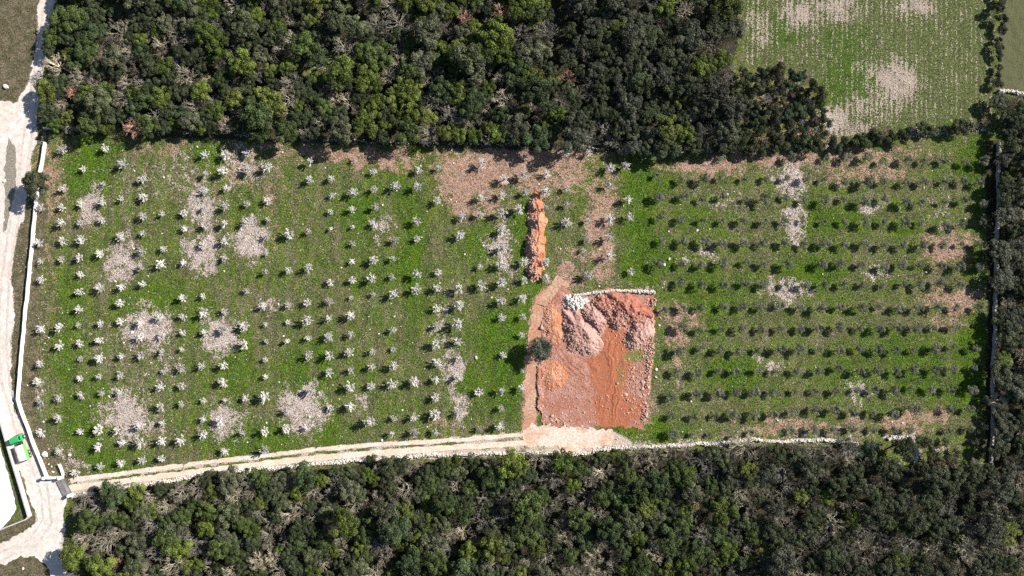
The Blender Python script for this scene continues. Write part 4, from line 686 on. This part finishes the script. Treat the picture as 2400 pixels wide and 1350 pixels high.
# hedges, bushes
def bush_set(L, wherefmt, group, dark=(0.052, 0.066, 0.03), bare=0.0, seed=1):
    q = random.Random(seed)
    for i, (x, y, R) in enumerate(sorted(L)):
        b = q.random() < bare; c = tuple(v*q.uniform(0.8, 1.25) for v in ((0.30, 0.26, 0.22) if b else dark)); s = R/10/(1.55 if not b else 2.9); tree('br' if b else 'sh', *PB(x, y, 1.2*s), s, c, wherefmt.format(nth(i), 'leafless' if b else 'dark'), group, 'bush')
q = random.Random(3)
hl = []; x = 1560
while x < 2322: 
    yy = np.interp(x, [1560,1700,1850,2000,2150,2320], [350,348,340,332,308,292]); hl.append((x, yy+q.uniform(-9, 7), q.uniform(12, 19))); x += q.uniform(15, 25)
bush_set(hl, '{0} bush from the left, {1}, in the hedge above the olive rows', 'hedge bushes above the olive rows', bare=0.15)
bl = []
for _ in range(9000):
    x, y, R = q.uniform(1700, 1950), q.uniform(160, 345), q.choice([10, 13, 16, 20])
    if inpoly(np.array([x]), np.array([y]), BUSHY)[0] and all(math.hypot(x-a[0], y-a[1]) > 0.74*(R+a[2]) for a in bl): bl.append((x, y, R))
bush_set(bl, '{0} bush from the left, {1}, in the scrub patch below the striped field', 'bushes of the scrub patch', dark=(0.05, 0.062, 0.032), bare=0.12)
fl = []; y = -20
while y < 215: fl.append((2340+q.uniform(-6, 8), y, q.uniform(8, 15))); y += q.uniform(16, 28)
fl.sort(key=lambda a: a[1])
for i, (x, y, R) in enumerate(fl): tree('sh', *PB(x, y, 0.9), R/15.5, (0.05, 0.056, 0.036), f"{nth(i)} dark bush from the top between the striped field and the lawn", 'bushes between the striped field and the lawn', 'bush')
sl_ = [(1985,1040,15),(2010,1060,17),(2035,1045,16),(2055,1075,18),(2085,1090,12),(2165,1035,17),(2180,1060,15),(2155,1100,16),(2190,1085,17),(2225,1085,15),(2250,1100,16),(2280,1085,16),(2300,1060,13),(2215,1035,10),(2240,1060,10),(2305,1000,12),(2310,940,11),(1960,1055,14),(2130,1105,15),(2285,1035,9)]
bush_set(sl_, '{0} bush from the left, {1}, in the scrub at the foot of the olive rows', 'bushes at the foot of the olive rows', bare=0.2, dark=(0.07, 0.08, 0.045))
tree('ev', *PB(2110, 1048, 2.2), 1.15, (0.04, 0.055, 0.02), 'big dark green bush inside the curved white stone ring', None, 'bush')
EV.insert(0, dress(crown_mesh('round_crown', 2.6, 2.6, 1.6, 34, 240, 0.13, 0.26, 999), 'leaf')); _c = random.choice; random.choice = lambda L: L[0]
tree('ev', *PB(92, 432, 3.0), 1.12, (0.075, 0.082, 0.046), 'dark round tree overhanging the long white wall and the road', None, 'tree')
random.choice = _c; EV.pop(0)
tree('sh', *P(232, 1148), 0.55, (0.055, 0.075, 0.025), 'small green bush on the dry stone wall near the gate', None, 'bush'); tree('sh', *P(503, 1109), 0.75, (0.06, 0.08, 0.025), 'green bush rooted in the dry stone wall left of centre', None, 'bush'); tree('sh', *P(874, 1072), 0.75, (0.055, 0.08, 0.025), 'green bush breaking the dry stone wall by a gap', None, 'bush'); tree('sh', *P(582,1099), 0.35, (0.06, 0.08, 0.025), 'tiny green bush on the dry stone wall', None, 'bush')
# lone olive beside the clearing
lo = root('olive_tree', (*PB(1268, 818, 2.5), 0), 0.4, label='large grey-green olive tree beside the west track of the red clearing', category='olive tree')
add('trunk', trunk_mesh('big_olive_trunk', 1.9, 0.3, 0.1, 9, 6, 1.5), lo); o = add('crown', dress(crown_mesh('big_olive_crown', 2.7, 2.7, 1.4, 38, 300, 0.12, 0.34, 777), 'leaf'), lo); o.color = (0.12, 0.13, 0.095, 1)
# ------------------------------------------------------------------ ground cover geometry
def tufts(name, n, dens, size, col, seed, label, cat, hz=0.5, mat='leaf'):
    r = np.random.default_rng(seed); x = r.uniform(-122, 118, n*3); y = r.uniform(-50, 38, n*3); d = dens(x, y); k = r.uniform(0, 1, n*3) < d; x, y = x[k][:n], y[k][:n]; m_ = len(x); B = 3
    x = np.repeat(x, B)+r.normal(size=m_*B)*0.08; y = np.repeat(y, B)+r.normal(size=m_*B)*0.08; s = r.uniform(0.6, 1.5, m_*B)*size; a = r.uniform(0, 6.28, m_*B); z = gsample(relief, x, y)-0.02
    dx, dy = np.cos(a), np.sin(a); w = s*0.32; V = np.stack([np.stack([x-dy*w, y+dx*w, z], 1), np.stack([x+dy*w, y-dx*w, z], 1), np.stack([x+dx*s*0.8, y+dy*s*0.8, z+s*hz*r.uniform(0.5, 1.5, m_*B)], 1)], 1).reshape(-1, 3)
    o = add(name, mesh_np(name, V, np.arange(len(V)).reshape(-1, 3), np.repeat(r.uniform(0, 1, m_*B), 3), [M[mat]]), None, kind='stuff', label=label, category=cat); o.color = (*col, 1); return o
inq = lambda x, y: inpoly(x*10+1200, 675-y*10, [(1215,655),(1345,655),(1345,678),(1545,678),(1535,1010),(1450,1015),(1450,1060),(1215,1060)])
free = lambda x, y: (gsample(sand, x, y) < 0.25)&(gsample(litter, x, y) < 0.5)&~inq(x, y)&(gsample(wood, x, y) < 0.2)
def dgreen(x, y): return free(x, y)*np.clip(0.15+gsample(lush, x, y)*0.9+(fbm(x*0.35, y*0.2, 51)-0.5)*1.6-gsample(pale, x, y)*0.8-gsample(red, x, y)*0.6, 0.0, 1)
def ddry(x, y): return free(x, y)*np.clip(0.4-gsample(lush, x, y)*0.3+(fbm(x*0.4, y*0.3, 52)-0.5)*1.4, 0.02, 1)
tufts('grass', 80000, dgreen, 0.26, (0.09, 0.165, 0.02), 1, 'green spring grass growing between the orchard trees', 'grass')
tufts('dry_weeds', 45000, ddry, 0.22, (0.23, 0.205, 0.125), 2, 'dry straw-coloured weeds between the orchard trees', 'dry weeds')
n = 9000; x = rng.uniform(-118, 114, n); y = rng.uniform(-45, 34, n); d = 0.06+0.5*gsample(pale, x, y)+0.25*(fbm(x*0.25, y*0.25, 53) > 0.58); k = free(x, y)&(rng.uniform(0, 1, n) < d); x, y = x[k], y[k]
V, F, v = stones(np.stack([x, y, gsample(relief, x, y)+0.03], 1), rng.exponential(0.055, len(x))+0.04, 0.6, 8); add('field_stones', mesh_np('fs', V, F, v, [M['stone']]), None, kind='stuff', label='small pale limestone pieces strewn over the orchard ground', category='stones')
